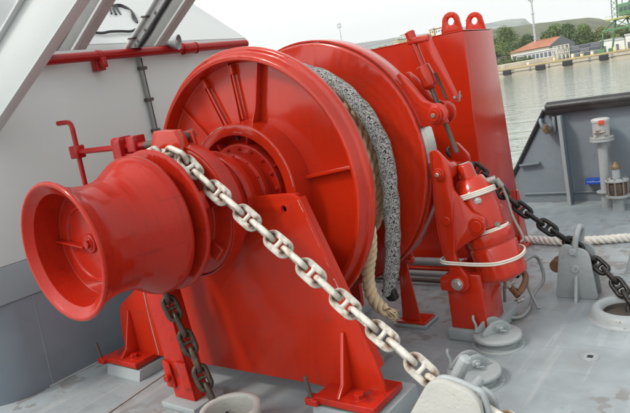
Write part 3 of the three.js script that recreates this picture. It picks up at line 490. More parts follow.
// ================================================================ THE DRUM BRAKE beside the far flange
{
  const t = thing('drum_brake', 'red band brake with levers and hydraulic cylinder on a post beside the drum', 'brake', [0.8, 0, 0.9]);
  const arc = (r0, r1, a0, a1, x0, x1, n = 96) => { const s = []; for (let i = 0; i <= n; i++) { const a = mix(a0, a1, i / n); s.push([r1 * cos(a), H + r1 * sin(a)]); } for (let i = n; i >= 0; i--) { const a = mix(a0, a1, i / n); s.push([r0 * cos(a), H + r0 * sin(a)]); } return extr(s, 'x', x0, x1, 0.002); };
  const D = PI / 180;
  const band = part(t, 'brake_band', arc(0.800, 0.812, 14 * D, 352 * D, 0.633, 0.764, 160), M.red);
  part(band, 'band_rib', arc(0.8125, 0.832, 13 * D, 33 * D, 0.645, 0.665, 24), M.red);
  part(band, 'band_rib', arc(0.8125, 0.832, 13 * D, 33 * D, 0.735, 0.755, 24), M.red);
  part(band, 'band_pad', arc(0.8122, 0.818, 13 * D, 36 * D, 0.640, 0.760, 24), M.red);
  const lug = [[0.665, 1.62], [0.69, 1.632], [0.735, 1.590], [0.790, 1.512], [0.83, 1.455], [0.875, 1.432], [0.915, 1.428], [0.945, 1.40], [0.952, 1.36], [0.935, 1.32], [0.90, 1.302], [0.85, 1.30], [0.80, 1.32], [0.765, 1.44]];
  for (const x of [0.634, 0.745]) part(t, 'band_lug', extr(roundPoly(lug, 0.015), 'x', x, x + 0.018, 0.004, [[0.88, 1.366, 0.02]]), M.red);
  part(t, 'boss', [rod(V(0.612, 1.366, 0.88), V(0.78, 1.366, 0.88), 0.046, 0.046, 32, 0.004), rod(V(0.604, 1.366, 0.88), V(0.612, 1.366, 0.88), 0.034)], M.red);
  part(t, 'pin', rod(V(0.596, 1.366, 0.88), V(0.79, 1.366, 0.88), 0.013), M.bolt);
  // screw rod from the top cap down into the cylinder neck
  const A = V(0.71, 1.823, 0.756), B = V(0.71, 1.119, 0.949), at = s => A.clone().lerp(B, s);
  part(t, 'screw_rod', rod(A, at(0.40), 0.021), M.red);
  part(t, 'nut_collar', lathe(at(0.25), at(0.44), [[0, 0.02], [0, 0.038], [0.05, 0.044], [0.12, 0.044], [0.128, 0.036], [0.14, 0.02]], 32), M.red);
  part(t, 'lower_rod', rod(at(0.44), at(0.98), 0.0135), M.darkSteel);
  part(t, 'lock_nut', rod(at(0.655), at(0.735), 0.026, 0.023), M.red);
  part(t, 'top_cap', [lathe(A.clone().lerp(B, -0.035), at(0.035), [[0, 0], [0, 0.030], [0.05, 0.030], [0.05, 0]], 8), box(0.685, 0.735, 1.775, 1.812, 0.735, 0.875, 0.008)], M.red);
  const gb = (y0, z0, y1, z1, w, x0, x1) => { const d = hyp(y1 - y0, z1 - z0), nz = (y1 - y0) / d * w, ny = -(z1 - z0) / d * w; return extr(roundPoly([[z0 - nz, y0 - ny], [z0 + nz, y0 + ny], [z1 + nz, y1 + ny], [z1 - nz, y1 - ny]], w * 0.9), 'x', x0, x1, 0.004); };
  const lv = part(t, 'guide_lever', [gb(1.790, 0.853, 1.415, 0.985, 0.028, 0.690, 0.704), gb(1.790, 0.853, 1.415, 0.985, 0.008, 0.704, 0.745)], M.red);
  part(lv, 'split_pin', [rod(V(0.675, 1.445, 0.985), V(0.76, 1.445, 0.985), 0.009), rod(V(0.70, 1.43, 1.005), V(0.70, 1.475, 1.012), 0.005)], M.bolt);
  part(t, 'slide_rod', rod(V(0.73, 1.60, 0.868), V(0.73, 1.44, 0.915), 0.008), M.darkSteel);
  // lower lever: two plates with a wing carrying the cylinder
  const lever = [[0.815, 1.165], [0.860, 1.172], [0.930, 1.088], [0.932, 0.935], [1.028, 0.800], [1.09, 0.775], [1.105, 0.73], [1.08, 0.675], [0.99, 0.628], [0.895, 0.565], [0.915, 0.480], [0.955, 0.42], [0.955, 0.345], [0.915, 0.318], [0.773, 0.322], [0.775, 0.405], [0.835, 0.425], [0.845, 0.46], [0.822, 0.54], [0.805, 0.79]];
  for (const [x, n] of [[0.618, 0], [0.90, 1]]) {
    const p = part(t, 'lever_plate', extr(roundPoly(lever, 0.018), 'x', x, x + 0.026, 0.005), M.red);
    if (!n) {
      part(p, 'pivot', [rod(V(0.60, 1.032, 0.862), V(0.617, 1.032, 0.862), 0.036), rod(V(0.592, 1.032, 0.862), V(0.60, 1.032, 0.862), 0.024)], M.red);
      part(p, 'pin', rod(V(0.584, 1.032, 0.862), V(0.592, 1.032, 0.862), 0.012), M.steel);
      part(p, 'trunnion', [rod(V(0.602, 0.724, 1.052), V(0.617, 0.724, 1.052), 0.050, 0.050, 32), rod(V(0.594, 0.724, 1.052), V(0.602, 0.724, 1.052), 0.034)], M.red);
      part(p, 'plug', rod(V(0.606, 0.755, 0.868), V(0.617, 0.755, 0.868), 0.026), M.red);
      part(p, 'washer', rod(V(0.604, 0.372, 0.89), V(0.617, 0.372, 0.89), 0.044, 0.044, 28), M.red);
      part(p, 'bolt', [...hexBolt(V(0.604, 0.372, 0.89), V(-1, 0, 0), 0.024, 0.016)], M.steel);
      part(p, 'edge_weld', tube([[0.617, 1.16, 0.832], [0.616, 0.79, 0.806], [0.616, 0.54, 0.822]], 0.004, 16, 6), M.redDirty);
    }
  }
  part(t, 'band_link', [rod(V(0.60, 1.032, 0.862), V(0.93, 1.032, 0.862), 0.022), extr(roundPoly([[0.79, 1.10], [0.92, 1.08], [0.92, 0.99], [0.79, 0.97]], 0.03), 'x', 0.66, 0.76, 0.004)], M.red);
  part(t, 'lever_spacer', box(0.644, 0.90, 0.60, 0.72, 0.835, 0.875, 0.005), M.red);
  part(t, 'lever_spacer', box(0.644, 0.90, 0.86, 0.90, 0.82, 0.86, 0.005), M.red);
  // the cylinder, leaning outward at its foot
  const C0 = V(0.775, 1.055, 0.948), C1 = V(0.775, 0.355, 1.118), ax = C1.clone().sub(C0).normalize(), Lc = C0.distanceTo(C1), c = s => C0.clone().addScaledVector(ax, s);
  const cyl = part(t, 'cylinder', lathe(C0, C1, [[0, 0], [0, 0.036], [0.012, 0.046], [0.085, 0.050], [0.090, 0.078], [0.155, 0.106], [0.165, 0.113], [0.385, 0.118], [0.39, 0.110], [0.408, 0.110], [0.412, 0.132], [0.43, 0.137], [0.48, 0.137], [0.485, 0.131], [0.498, 0.131], [0.503, 0.138], [0.67, 0.141], [0.685, 0.135], [Lc, 0.06], [Lc, 0]], 64, 0.003), M.red, { crease: 0.5 });
  part(cyl, 'neck_ring', lathe(C0, C1, [[-0.006, 0.0135], [-0.006, 0.034], [0.0, 0.036], [0.006, 0.02]], 32), M.steel);
  part(cyl, 'collar_block', [box(0.70, 0.85, 0.655, 0.80, 0.90, 1.10, 0.02)], M.red);
  part(cyl, 'trunnion_pin', rod(V(0.63, 0.724, 1.052), V(0.91, 0.724, 1.052), 0.04), M.red);
  part(cyl, 'grease_plug', hexBolt(c(0.205).add(V(-0.100, 0, 0.052)), V(-0.88, 0, 0.47), 0.014, 0.018), M.steel);
  part(cyl, 'grease_plug', hexBolt(c(0.36).add(V(-0.066, 0, 0.099)), V(-0.55, 0, 0.83), 0.012, 0.014), M.bolt);
  part(cyl, 'hose_union', [rod(c(0.13).add(V(0.02, 0.01, 0.085)), c(0.13).add(V(0.04, 0.02, 0.135)), 0.022), rod(c(0.13).add(V(0.04, 0.02, 0.135)), c(0.16).add(V(0.05, 0.0, 0.155)), 0.016)], M.bolt);
  part(cyl, 'hose', tube([c(0.15).add(V(0.05, 0.01, 0.15)), c(0.22).add(V(0.06, 0, 0.155)), c(0.34).add(V(0.06, 0, 0.150)), c(0.47).add(V(0.06, 0, 0.165)), c(0.50).add(V(0.05, 0, 0.145))].map(p => p), 0.0085, 40, 10), M.bolt);
  part(cyl, 'drain_cock', [rod(c(Lc - 0.005), c(Lc + 0.05), 0.02), rod(c(Lc + 0.03).add(V(-0.03, 0, 0)), c(Lc + 0.03).add(V(0.05, 0, 0.02)), 0.012)], M.bolt);
  // post and its pad
  part(t, 'post', [box(0.648, 0.93, 0.075, 0.42, 0.800, 1.02, 0.006)], M.red);
  part(t, 'post_rib', extr([[0.93, 0.075], [1.06, 0.075], [1.03, 0.34], [0.93, 0.42]], 'z', 0.90, 0.918, 0.003), M.red);
  part(t, 'base_pad', box(0.625, 1.09, 0.0, 0.074, 0.775, 1.05, 0.010), M.deckPad);
  // lashings of white line round the cylinder, each tied on by itself
  const lash = (label, s, r, turns, gap) => {
    const out = [], e1 = V(1, 0, 0), e2 = e1.clone().cross(ax).normalize(), n = 120;
    const pts = []; for (let i = 0; i <= n; i++) { const u = i / n, a = u * turns * 2 * PI; pts.push(c(s + gap * turns * u + 0.006 * sin(a + 1)).addScaledVector(e1, cos(a) * (r + 0.005)).addScaledVector(e2, sin(a) * (r + 0.005))); }
    single('lashing', label, 'lashing', [tube(pts, 0.0068, 200, 7)], M.lash, c(s).toArray().map(q => +q.toFixed(3)), null);
  };
  lash('white cord round the neck of the brake cylinder, topmost of three lashings', 0.166, 0.115, 3, 0.0105);
  lash('white cord round the middle of the brake cylinder, between two other lashings', 0.398, 0.115, 3, 0.0105);
  { // the long one goes round cylinder and lever together
    const pts = []; for (let k = 0; k < 2; k++) for (const q of [[0.606, 0.512, 0.805], [0.606, 0.500, 0.92], [0.628, 0.492, 1.05], [0.650, 0.497, 1.145], [0.735, 0.512, 1.227], [0.85, 0.526, 1.222], [0.935, 0.52, 1.122], [0.945, 0.51, 0.95], [0.935, 0.52, 0.82], [0.78, 0.52, 0.800]]) pts.push([q[0], q[1] + k * 0.0118 - 0.006, q[2]]);
    single('lashing', 'long white cord tied round both brake cylinder and lever, lowest of three lashings', 'lashing', [tube(pts, 0.0060, 160, 7, true)], M.lash, [0.78, 0.51, 1.0], null);
  }
}
{ // small red stand in the gap behind the drum
  const t = thing('small_stand', 'small dark red post on a base plate, standing in the gap between drum and brake', 'stand', [0.79, 0, 0.45]);
  part(t, 'post', extr([[0.385, 0.03], [0.515, 0.03], [0.480, 0.37], [0.475, 0.45], [0.415, 0.43]], 'x', 0.765, 0.785, 0.003), M.red);
  part(t, 'post_rib', extr([[0.785, 0.03], [0.89, 0.03], [0.82, 0.40], [0.785, 0.42]], 'z', 0.44, 0.452, 0.003), M.red);
  part(t, 'head', [rod(V(0.74, 0.455, 0.425), V(0.82, 0.455, 0.425), 0.022), box(0.76, 0.80, 0.43, 0.475, 0.43, 0.525, 0.008), rod(V(0.775, 0.455, 0.50), V(0.775, 0.50, 0.52), 0.014)], M.red);
  part(t, 'base_plate', box(0.74, 0.90, 0.022, 0.036, 0.355, 0.56, 0.003), M.red);
  part(t, 'deck_pad', box(0.725, 0.915, 0, 0.0215, 0.34, 0.575, 0.004), M.deckPad);
  part(t, 'nipple', [rod(V(0.775, 0.452, 0.40), V(0.775, 0.446, 0.355), 0.015, 0.013)], M.plateWhite);
}

// ================================================================ CHAINS
const DL = 0.0272; // bar diameter
function linkGeo(k) {
  const r = DL * 0.545, w = 1.66 * DL - r, h = 2.90 * DL - r, hs = h - w, pts = []; // centre line
  for (let i = 0; i <= 10; i++) { const a = i / 10 * PI; pts.push(V(w * cos(a), hs + w * sin(a), 0)); }
  for (let i = 0; i <= 10; i++) { const a = PI + i / 10 * PI; pts.push(V(w * cos(a), -hs + w * sin(a), 0)); }
  const g = new THREE.TubeGeometry(new THREE.CatmullRomCurve3(pts, true, 'centripetal'), 48, r, 9, true); g.userData.smooth = true;
  const s = lathe(V(-w + r * 0.5, 0, 0), V(w - r * 0.5, 0, 0), [[0, r * 1.0], [0.012, r * 0.72], [2 * w - r - 0.012, r * 0.72], [2 * w - r, r * 1.0]], 12, 0.001);
  const m = finish([g, s], 0.6); const uv = m.attributes.uv; for (let i = 0; i < uv.count; i++) uv.setXY(i, uv.getX(i) + k * 0.237, uv.getY(i) + k * 0.371);
  const p = m.attributes.position, col = new Float32Array(p.count * 3); // worn and rusty where links bear on each other
  for (let i = 0; i < p.count; i++) {
    const y = Math.abs(p.getY(i)), q = hyp(p.getX(i), Math.max(0, y - hs)), inner = smooth(w + r * 0.9, w - r * 0.6, q + 0.006 * (vnoise(p.getX(i) * 200 + 90, p.getZ(i) * 200 + 90 + k * 5, 256, 709) - 0.5)) * smooth(hs * 0.6, hs + w * 0.5, y), f = clamp(inner * 1.1 + 0.55 * fbm(p.getX(i) * 90 + 50 + k * 7, p.getY(i) * 60 + 50, 256, 2, 700) * smooth(0.5, 1.0, y / h));
    const rim = 0.30 * smooth(0.5 * r, r, Math.abs(p.getZ(i))) * vnoise(p.getX(i) * 120 + 40, p.getY(i) * 120 + 40 + k * 9, 256, 703);
    const mo = 0.22 * smooth(0.35, 0.75, fbm(p.getX(i) * 55 + 60 + k * 11, (p.getY(i) + p.getZ(i)) * 55 + 60, 256, 3, 711)), c = [mix(1, 0.30, f) - mo * 0.85 - rim * 0.9, mix(1, 0.20, f) - rim - mo, mix(1, 0.13, f) - rim - mo * 1.1]; for (let j = 0; j < 3; j++) col[i * 3 + j] = Math.max(0.05, c[j]);
  }
  m.setAttribute('color', new THREE.BufferAttribute(col, 3));
  return m;
}
const LINKS = [0, 1, 2, 3].map(linkGeo);
function chain(label, pts, mat, base, roll, opts = {}) {
  const t = thing('stud_link_chain', label, 'chain', base), c = curve(pts, false, 0.5), L = c.getLength(), pitch = 3.66 * DL, n = Math.floor(L / pitch);
  const side = opts.side || V(1, 0, 0);
  for (let i = 0; i < n; i++) {
    const u = (i + 0.5) * pitch / L, p = c.getPointAt(Math.min(u, 1)), d = c.getTangentAt(Math.min(u, 1));
    const e = side.clone().addScaledVector(d, -side.dot(d)).normalize(), f = d.clone().cross(e);
    const a = roll(u) + (i % 2 ? PI / 2 : 0) + rr(-0.09, 0.09);
    const X = e.clone().multiplyScalar(cos(a)).addScaledVector(f, sin(a)), Z = X.clone().cross(d);
    const m = new THREE.Mesh(LINKS[(i * 7 + (i >> 2)) % 4], mat); m.name = 'link'; m.castShadow = m.receiveShadow = true;
    m.matrix.makeBasis(X, d, Z).setPosition(p.x - base[0], p.y - base[1], p.z - base[2]); m.matrix.decompose(m.position, m.quaternion, m.scale); t.add(m);
  }
  return t;
}
{
  const w = []; for (let k = 0; k < 7; k++) { const a = mix(168, 62, k / 6) * PI / 180; w.push([-0.60, H + 0.315 * sin(a), 0.315 * cos(a)]); }
  chain('white painted chain running from the chain wheel down to the cream stopper in front', [...w, [-0.60, 1.285, 0.27], [-0.60, 1.092, 0.519], [-0.60, 0.899, 0.766], [-0.60, 0.712, 0.990], [-0.60, 0.556, 1.195], [-0.60, 0.425, 1.355], [-0.60, 0.385, 1.44], [-0.60, 0.36, 1.55], [-0.60, 0.25, 1.70], [-0.60, 0.10, 1.85], [-0.60, -0.06, 1.98]], M.chainWhite, [-0.60, 0.9, 0.77], u => mix(0.0, 0.82, smooth(0.10, 0.3, u)), {});
  chain('dirty brown chain hanging under the chain wheel into the pipe in the deck', [[-0.60, 0.815, -0.12], [-0.605, 0.77, -0.195], [-0.61, 0.68, -0.19], [-0.615, 0.50, -0.115], [-0.62, 0.30, -0.045], [-0.63, 0.14, 0.025], [-0.64, 0.02, 0.10], [-0.65, -0.12, 0.17]], M.chainDark, [-0.61, 0.4, -0.1], () => 0.55, {});
  chain('black chain running from behind the brake through the grey stopper into the deck ring', [[1.47, 1.05, 0.55], [1.48, 0.85, 0.78], [1.49, 0.703, 0.90], [1.495, 0.556, 1.055], [1.50, 0.43, 1.21], [1.505, 0.330, 1.33], [1.49, 0.225, 1.455], [1.39, 0.135, 1.58], [1.28, 0.0, 1.69], [1.23, -0.12, 1.74]], M.chainBlack, [1.49, 0.5, 1.1], () => 1.10, {});
  // the chain wheel the black chain comes from, hidden behind the drum
  part(WL, 'far_chain_wheel', latX([[1.28, 0.10], [1.28, 0.33], [1.31, 0.34], [1.36, 0.25], [1.55, 0.25], [1.60, 0.34], [1.63, 0.33], [1.63, 0.1]], 64), M.redDirty);
}

// ================================================================ ROPES
{
  const t = thing('mooring_rope', 'beige laid mooring rope wound on the red drum with its end hanging down', 'rope', [0.3, 1.1, 0.3]);
  const pts = []; const turns = 6, n = turns * 40; for (let i = 0; i <= n; i++) { const a = PI / 2 - i / 40 * 2 * PI; pts.push(V(0.105 + 0.073 * i / 40, H + 0.572 * sin(a), 0.572 * cos(a))); }
  part(t, 'wound_coil', strands(new THREE.CatmullRomCurve3(pts), 0.037, 110, 1500, 3, 6), M.rope);
  const h = []; for (let k = 0; k <= 8; k++) { const a = mix(95, 0, k / 8) * PI / 180, r = 0.625; h.push([0.10 + 0.02 * k / 8, H + r * sin(a), r * cos(a)]); }
  h.push([0.15, 0.98, 0.612], [0.22, 0.82, 0.595], [0.25, 0.68, 0.560], [0.25, 0.54, 0.520], [0.25, 0.42, 0.522], [0.25, 0.345, 0.570], [0.25, 0.325, 0.612]);
  const e = part(t, 'hanging_end', strands(curve(h), 0.038, 15, 260, 3, 8), M.rope);
  const fr = []; for (let k = 0; k < 26; k++) { const a = rr(0, 2 * PI), q = rr(0, 0.03), o = V(0.25 + q * cos(a), 0.325 + q * sin(a), 0.612); fr.push(tube([o, o.clone().add(V(rr(-0.01, 0.02), rr(-0.03, 0.0), rr(0.015, 0.035))), o.clone().add(V(rr(-0.02, 0.03), rr(-0.05, -0.01), rr(0.03, 0.06)))], 0.0035, 6, 5)); }
  part(e, 'frayed_fibres', fr, M.rope, { stuff: true });
}
{ // woven black and white chafe sleeve laid over the drum and hanging down
  const weave = dataTex(512, (u, v) => { // an irregular two-tone knit
    const n = 44, x = u * n, y = v * n, i = Math.floor(x), j = Math.floor(y), q = 0.55 * hash(i, j, 401) + 0.45 * vnoise(x * 1.7 + (j % 2) * 0.5, y * 1.3, 75, 403);
    const t = smooth(0.39, 0.47, q), f = Math.abs(x - i - 0.5) + Math.abs(y - j - 0.5);
    const k = 0.9 + 0.15 * hash(i, j, 405) - 0.15 * f; return mix3([0.018, 0.018, 0.020], [0.66, 0.65, 0.62], t).map(c => c * k);
  }, true);
  const wb = dataTex(256, (u, v) => { const n = 40, x = u * n, y = v * n; return grey(0.5 + 0.5 * sin(x * 2 * PI) * sin(y * 2 * PI)); }, false);
  function mix3(a, b, t) { return a.map((c, i) => c + (b[i] - c) * t); }
  const m = new THREE.MeshPhysicalMaterial({ color: 0xffffff, map: rep(weave, 0.20), roughness: 0.95, bumpMap: rep(wb, 0.15), bumpScale: 0.004 });
  const pts = []; for (let k = 0; k <= 12; k++) { const a = mix(140, 8, k / 12) * PI / 180, r = 0.672; pts.push([mix(0.30, 0.385, k / 12), H + r * sin(a), r * cos(a)]); }
  pts.push([0.388, 1.05, 0.667], [0.392, 0.90, 0.655], [0.395, 0.72, 0.632], [0.40, 0.54, 0.594], [0.40, 0.44, 0.566], [0.40, 0.375, 0.548]);
  const c = curve(pts), n = 160, ring = 20, pos = [], uv = [], idx = [], L = c.getLength();
  for (let i = 0; i <= n; i++) {
    const p = c.getPointAt(i / n), d = c.getTangentAt(i / n), e = V(1, 0, 0), f = e.clone().cross(d).normalize();
    const wob = 1 + 0.03 * sin(i * 0.31) + 0.03 * sin(i * 0.83 + 1), tail = i > n - 3 ? 0.9 : 1;
    for (let k = 0; k <= ring; k++) {
      const a = k / ring * 2 * PI, cx = Math.sign(cos(a)) * Math.pow(Math.abs(cos(a)), 0.7) * 0.078 * wob * tail, cy = Math.sign(sin(a)) * Math.pow(Math.abs(sin(a)), 0.8) * 0.022 * tail + 0.003 * sin(i * 0.5 + k);
      const q = p.clone().addScaledVector(e, cx).addScaledVector(f, cy); pos.push(q.x, q.y, q.z); uv.push(k / ring * 0.36, i / n * L);
      if (i < n && k < ring) { const s = i * (ring + 1) + k; idx.push(s, s + 1, s + ring + 1, s + 1, s + ring + 2, s + ring + 1); }
    }
  }
  const g = new THREE.BufferGeometry(); g.setAttribute('position', new THREE.Float32BufferAttribute(pos, 3)); g.setAttribute('uv', new THREE.Float32BufferAttribute(uv, 2)); g.setIndex(idx); g.computeVertexNormals();
  const s = thing('chafe_sleeve', 'black and white speckled woven sleeve draped over the drum and hanging straight down', 'rope sleeve', [0.46, 0.9, 0.6]);
  part(s, 'sleeve', g, m, { crease: 0, keepUV: true });
  part(s, 'shadow_block', [extr(roundPoly([[0.50, 0.40], [0.585, 0.40], [0.60, 0.33], [0.545, 0.325]], 0.02), 'x', 0.375, 0.43, 0.01)], M.black);  // black block stands in for the dark shadow at the sleeve end
}
{
  const p = curve([[2.62, 0.035, 0.35], [2.645, 0.035, 0.64], [2.604, 0.035, 0.908], [2.66, 0.035, 1.208], [2.735, 0.035, 1.44], [2.80, 0.035, 1.9], [2.76, 0.035, 2.5]]);
  single('white_rope', 'white laid rope lying straight across the grey deck in front of the bulwark', 'rope', strands(p, 0.036, 16, 240, 3, 8), M.ropeWhite, [2.65, 0.03, 1.2]);
}

// ================================================================ DECK FITTINGS
function stopper(label, x0, x1, prof, mat, rust) {
  // two side plates with a roller between them and a hooped bar on top; prof: plate outline (z, y)
  const zc = prof.reduce((s, p) => s + p[0], 0) / prof.length;
  const t = thing('chain_stopper', label, 'chain stopper', [(x0 + x1) / 2, 0, zc], null);
  for (const x of [x0, x1 - 0.02]) part(t, 'side_plate', extr(roundPoly(prof, 0.03, 8), 'x', x, x + 0.02, 0.004), mat);
  return t;
}
{
  const prof = [[1.19, 0.0], [1.24, 0.335], [1.27, 0.375], [1.40, 0.335], [1.425, 0.30], [1.455, 0.0]];
  const t = stopper('grey chain stopper with a hooped bar, the black chain passing through it', 1.43, 1.585, prof, M.fitting);
  part(t, 'roller', [rod(V(1.452, 0.20, 1.33), V(1.563, 0.20, 1.33), 0.10, 0.10, 32, 0.01)], M.rust);
  part(t, 'roller_pin', [rod(V(1.42, 0.205, 1.33), V(1.595, 0.205, 1.33), 0.026)], M.fitting);
  part(t, 'gusset', extr([[1.43, 0], [1.35, 0], [1.41, 0.15], [1.43, 0.16]], 'z', 1.325, 1.345, 0.003), M.fitting);
  part(t, 'hoop_bar', [tube([[1.435, 0.30, 1.335], [1.435, 0.38, 1.345], [1.442, 0.43, 1.355], [1.475, 0.462, 1.36], [1.52, 0.468, 1.36], [1.565, 0.45, 1.36], [1.585, 0.40, 1.35], [1.588, 0.33, 1.34]], 0.019, 40, 12)], M.fitting);
  part(t, 'hinge_lug', rod(V(1.41, 0.325, 1.325), V(1.46, 0.325, 1.325), 0.022), M.fitting);
  part(t, 'hinge_lug', rod(V(1.56, 0.33, 1.325), V(1.61, 0.33, 1.325), 0.022), M.fitting);
  part(t, 'rear_roller', rod(V(1.452, 0.21, 1.205), V(1.563, 0.21, 1.205), 0.045, 0.045, 24, 0.008), M.rust);
}
{
  const prof = [[1.08, 0.0], [1.20, 0.255], [1.345, 0.478], [1.395, 0.502], [1.505, 0.478], [1.545, 0.440], [1.575, 0.0]];
  const t = thing('chain_stopper', 'cream painted chain stopper in the foreground, the white chain entering it', 'chain stopper', [-0.59, 0, 1.38], null);
  part(t, 'side_plate', extr(roundPoly(prof, [0.01, 0.05, 0.06, 0.05, 0.06, 0.05, 0.01], 8), 'x', -0.685, -0.655, 0.008), M.plateWhite);
  part(t, 'side_plate', extr(roundPoly(prof.map(p => [p[0], p[1] * 0.86]), 0.04, 8), 'x', -0.545, -0.52, 0.006), M.fitting);
  part(t, 'edge_flange', tube([[-0.652, 0.47, 1.36], [-0.648, 0.494, 1.41], [-0.648, 0.470, 1.515], [-0.648, 0.43, 1.552], [-0.648, 0.2, 1.57]], 0.012, 40, 10), M.fitting);
  part(t, 'roller', rod(V(-0.652, 0.25, 1.42), V(-0.548, 0.25, 1.42), 0.10, 0.10, 32, 0.01), M.rust);
  part(t, 'pawl_bar', [rod(V(-0.53, 0.37, 1.355), V(-0.52, 0.520, 1.440), 0.027, 0.026, 28, 0.010)], M.fitting);
  part(t, 'hinge_lug', [rod(V(-0.64, 0.42, 1.47), V(-0.50, 0.42, 1.47), 0.020)], M.fitting);
}
{ // two round lids with twin lugs
  const t = thing('hatch_lid', 'farther of two round grey lids with twin lugs, beside the red brake post', 'hatch lid', [0.655, 0, 1.075], 'round grey lids on the deck');
  const X = 0.655, Z = 1.075, c = (y0, y1, prof, seg = 64) => lathe(V(X, 0, Z), V(X, 1, Z), prof, seg, 0.004);
  part(t, 'neck', c(0, 1, [[0.0, 0.150], [0.010, 0.150], [0.012, 0.112], [0.075, 0.108], [0.078, 0.09]]), M.fitting);
  part(t, 'gasket', c(0, 1, [[0.030, 0.112], [0.034, 0.122], [0.046, 0.122], [0.050, 0.110]]), M.deckPad);
  part(t, 'lid', c(0, 1, [[0.062, 0.09], [0.062, 0.136], [0.070, 0.141], [0.094, 0.141], [0.103, 0.134], [0.106, 0.10], [0.108, 0]]), M.fitting);
  const arch = (z, th) => { const o = [[X - 0.105, 0.106], [X - 0.10, 0.140], [X - 0.04, 0.208], [X, 0.218], [X + 0.04, 0.208], [X + 0.085, 0.15], [X + 0.095, 0.106]]; return extr(roundPoly(o, 0.02), 'z', z, z + th, 0.003); };
  const turn = g => (Array.isArray(g) ? g : [g]).map(q => { const k = q.userData.smooth; q.translate(-X, 0, -Z).rotateY(-0.62).translate(X, 0, Z); if (k) q.userData.smooth = true; return q; });
  part(t, 'lug_plate', turn(arch(Z - 0.062, 0.014)), M.fitting);
  part(t, 'lug_plate', turn(arch(Z + 0.004, 0.016)), M.fitting);
  part(t, 'cross_bolt', turn([rod(V(X, 0.165, Z - 0.078), V(X, 0.165, Z + 0.06), 0.013), ...hexBolt(V(X, 0.165, Z + 0.022), V(0, 0, 1), 0.025, 0.022), ...hexBolt(V(X, 0.165, Z - 0.064), V(0, 0, -1), 0.022, 0.018)]), M.fitting);
  part(t, 'split_pin', turn(rod(V(X - 0.01, 0.150, Z + 0.055), V(X + 0.03, 0.135, Z + 0.058), 0.006)), M.fitting);
  part(t, 'toggle_bar', turn(tube([[X - 0.100, 0.112, Z - 0.060], [X - 0.092, 0.17, Z - 0.066], [X - 0.100, 0.225, Z - 0.074], [X - 0.093, 0.258, Z - 0.080]], 0.008, 20, 10)), M.fitting);
  part(t, 'drain_spigot', rod(V(X + 0.02, 0.012, Z + 0.10), V(X + 0.03, 0.014, Z + 0.148), 0.011), M.fitting);
  t.scale.set(1, 0.68, 1);
  const c2 = t.clone(); c2.name = numbered('hatch_lid'); c2.position.set(0.205, 0, 1.115); scene.add(c2);
  c2.userData = { ...t.userData, label: 'nearer of two round grey lids with twin lugs, right behind the cream stopper' };
}
{
  single('deck_drain', 'small round flush plug with a dark slot set in the open deck at right', 'deck plug', [lathe(V(0.625, 0, 1.585), V(0.625, 1, 1.585), [[0.0005, 0.047], [0.005, 0.045], [0.005, 0.040], [0.0015, 0.038], [0.0015, 0.034], [0.004, 0.032], [0.004, 0]], 40, 0)], M.deckPad, [0.625, 0, 1.585]);
  const d = scene.children[scene.children.length - 1];
  part(d, 'slot', box(0.610, 0.640, 0.0041, 0.0056, 1.571, 1.599, 0.0005), M.black);
}
{ // hawse opening: a rounded ring standing on the deck
  const X = 1.215, Z = 1.665, t = thing('deck_opening_ring', 'thick round grey ring in the deck where the black chain goes down', 'hawse ring', [X, 0, Z]);
  part(t, 'ring', lathe(V(X, 0, Z), V(X, 1, Z), [[0.0, 0.225], [0.010, 0.212], [0.035, 0.205], [0.058, 0.190], [0.068, 0.170], [0.062, 0.150], [0.040, 0.136], [0.005, 0.130]], 96, 0.004), M.fitting, { crease: 1.2 });
  part(t, 'pipe_mouth', lathe(V(X, 0, Z), V(X, 1, Z), [[0.03, 0.1315], [0.004, 0.128], [0.004, 0.05], [0.003, 0]], 64, 0), M.darkSteel);
}
{
  const X = -0.675, Z = 0.205, t = thing('chain_pipe', 'short white rimmed pipe standing on the deck where the brown chain goes in', 'chain pipe', [X, 0, Z]);
  part(t, 'pipe', lathe(V(X, 0, Z), V(X, 1, Z), [[0.0, 0.150], [0.11, 0.150], [0.128, 0.158], [0.145, 0.158], [0.152, 0.150], [0.150, 0.128], [0.14, 0.122], [0.02, 0.120]], 64, 0.005), M.plateWhite, { crease: 0.8 });
  part(t, 'dark_bottom', lathe(V(X, 0, Z), V(X, 1, Z), [[0.02, 0.1198], [0.018, 0]], 48, 0), M.darkSteel);
}
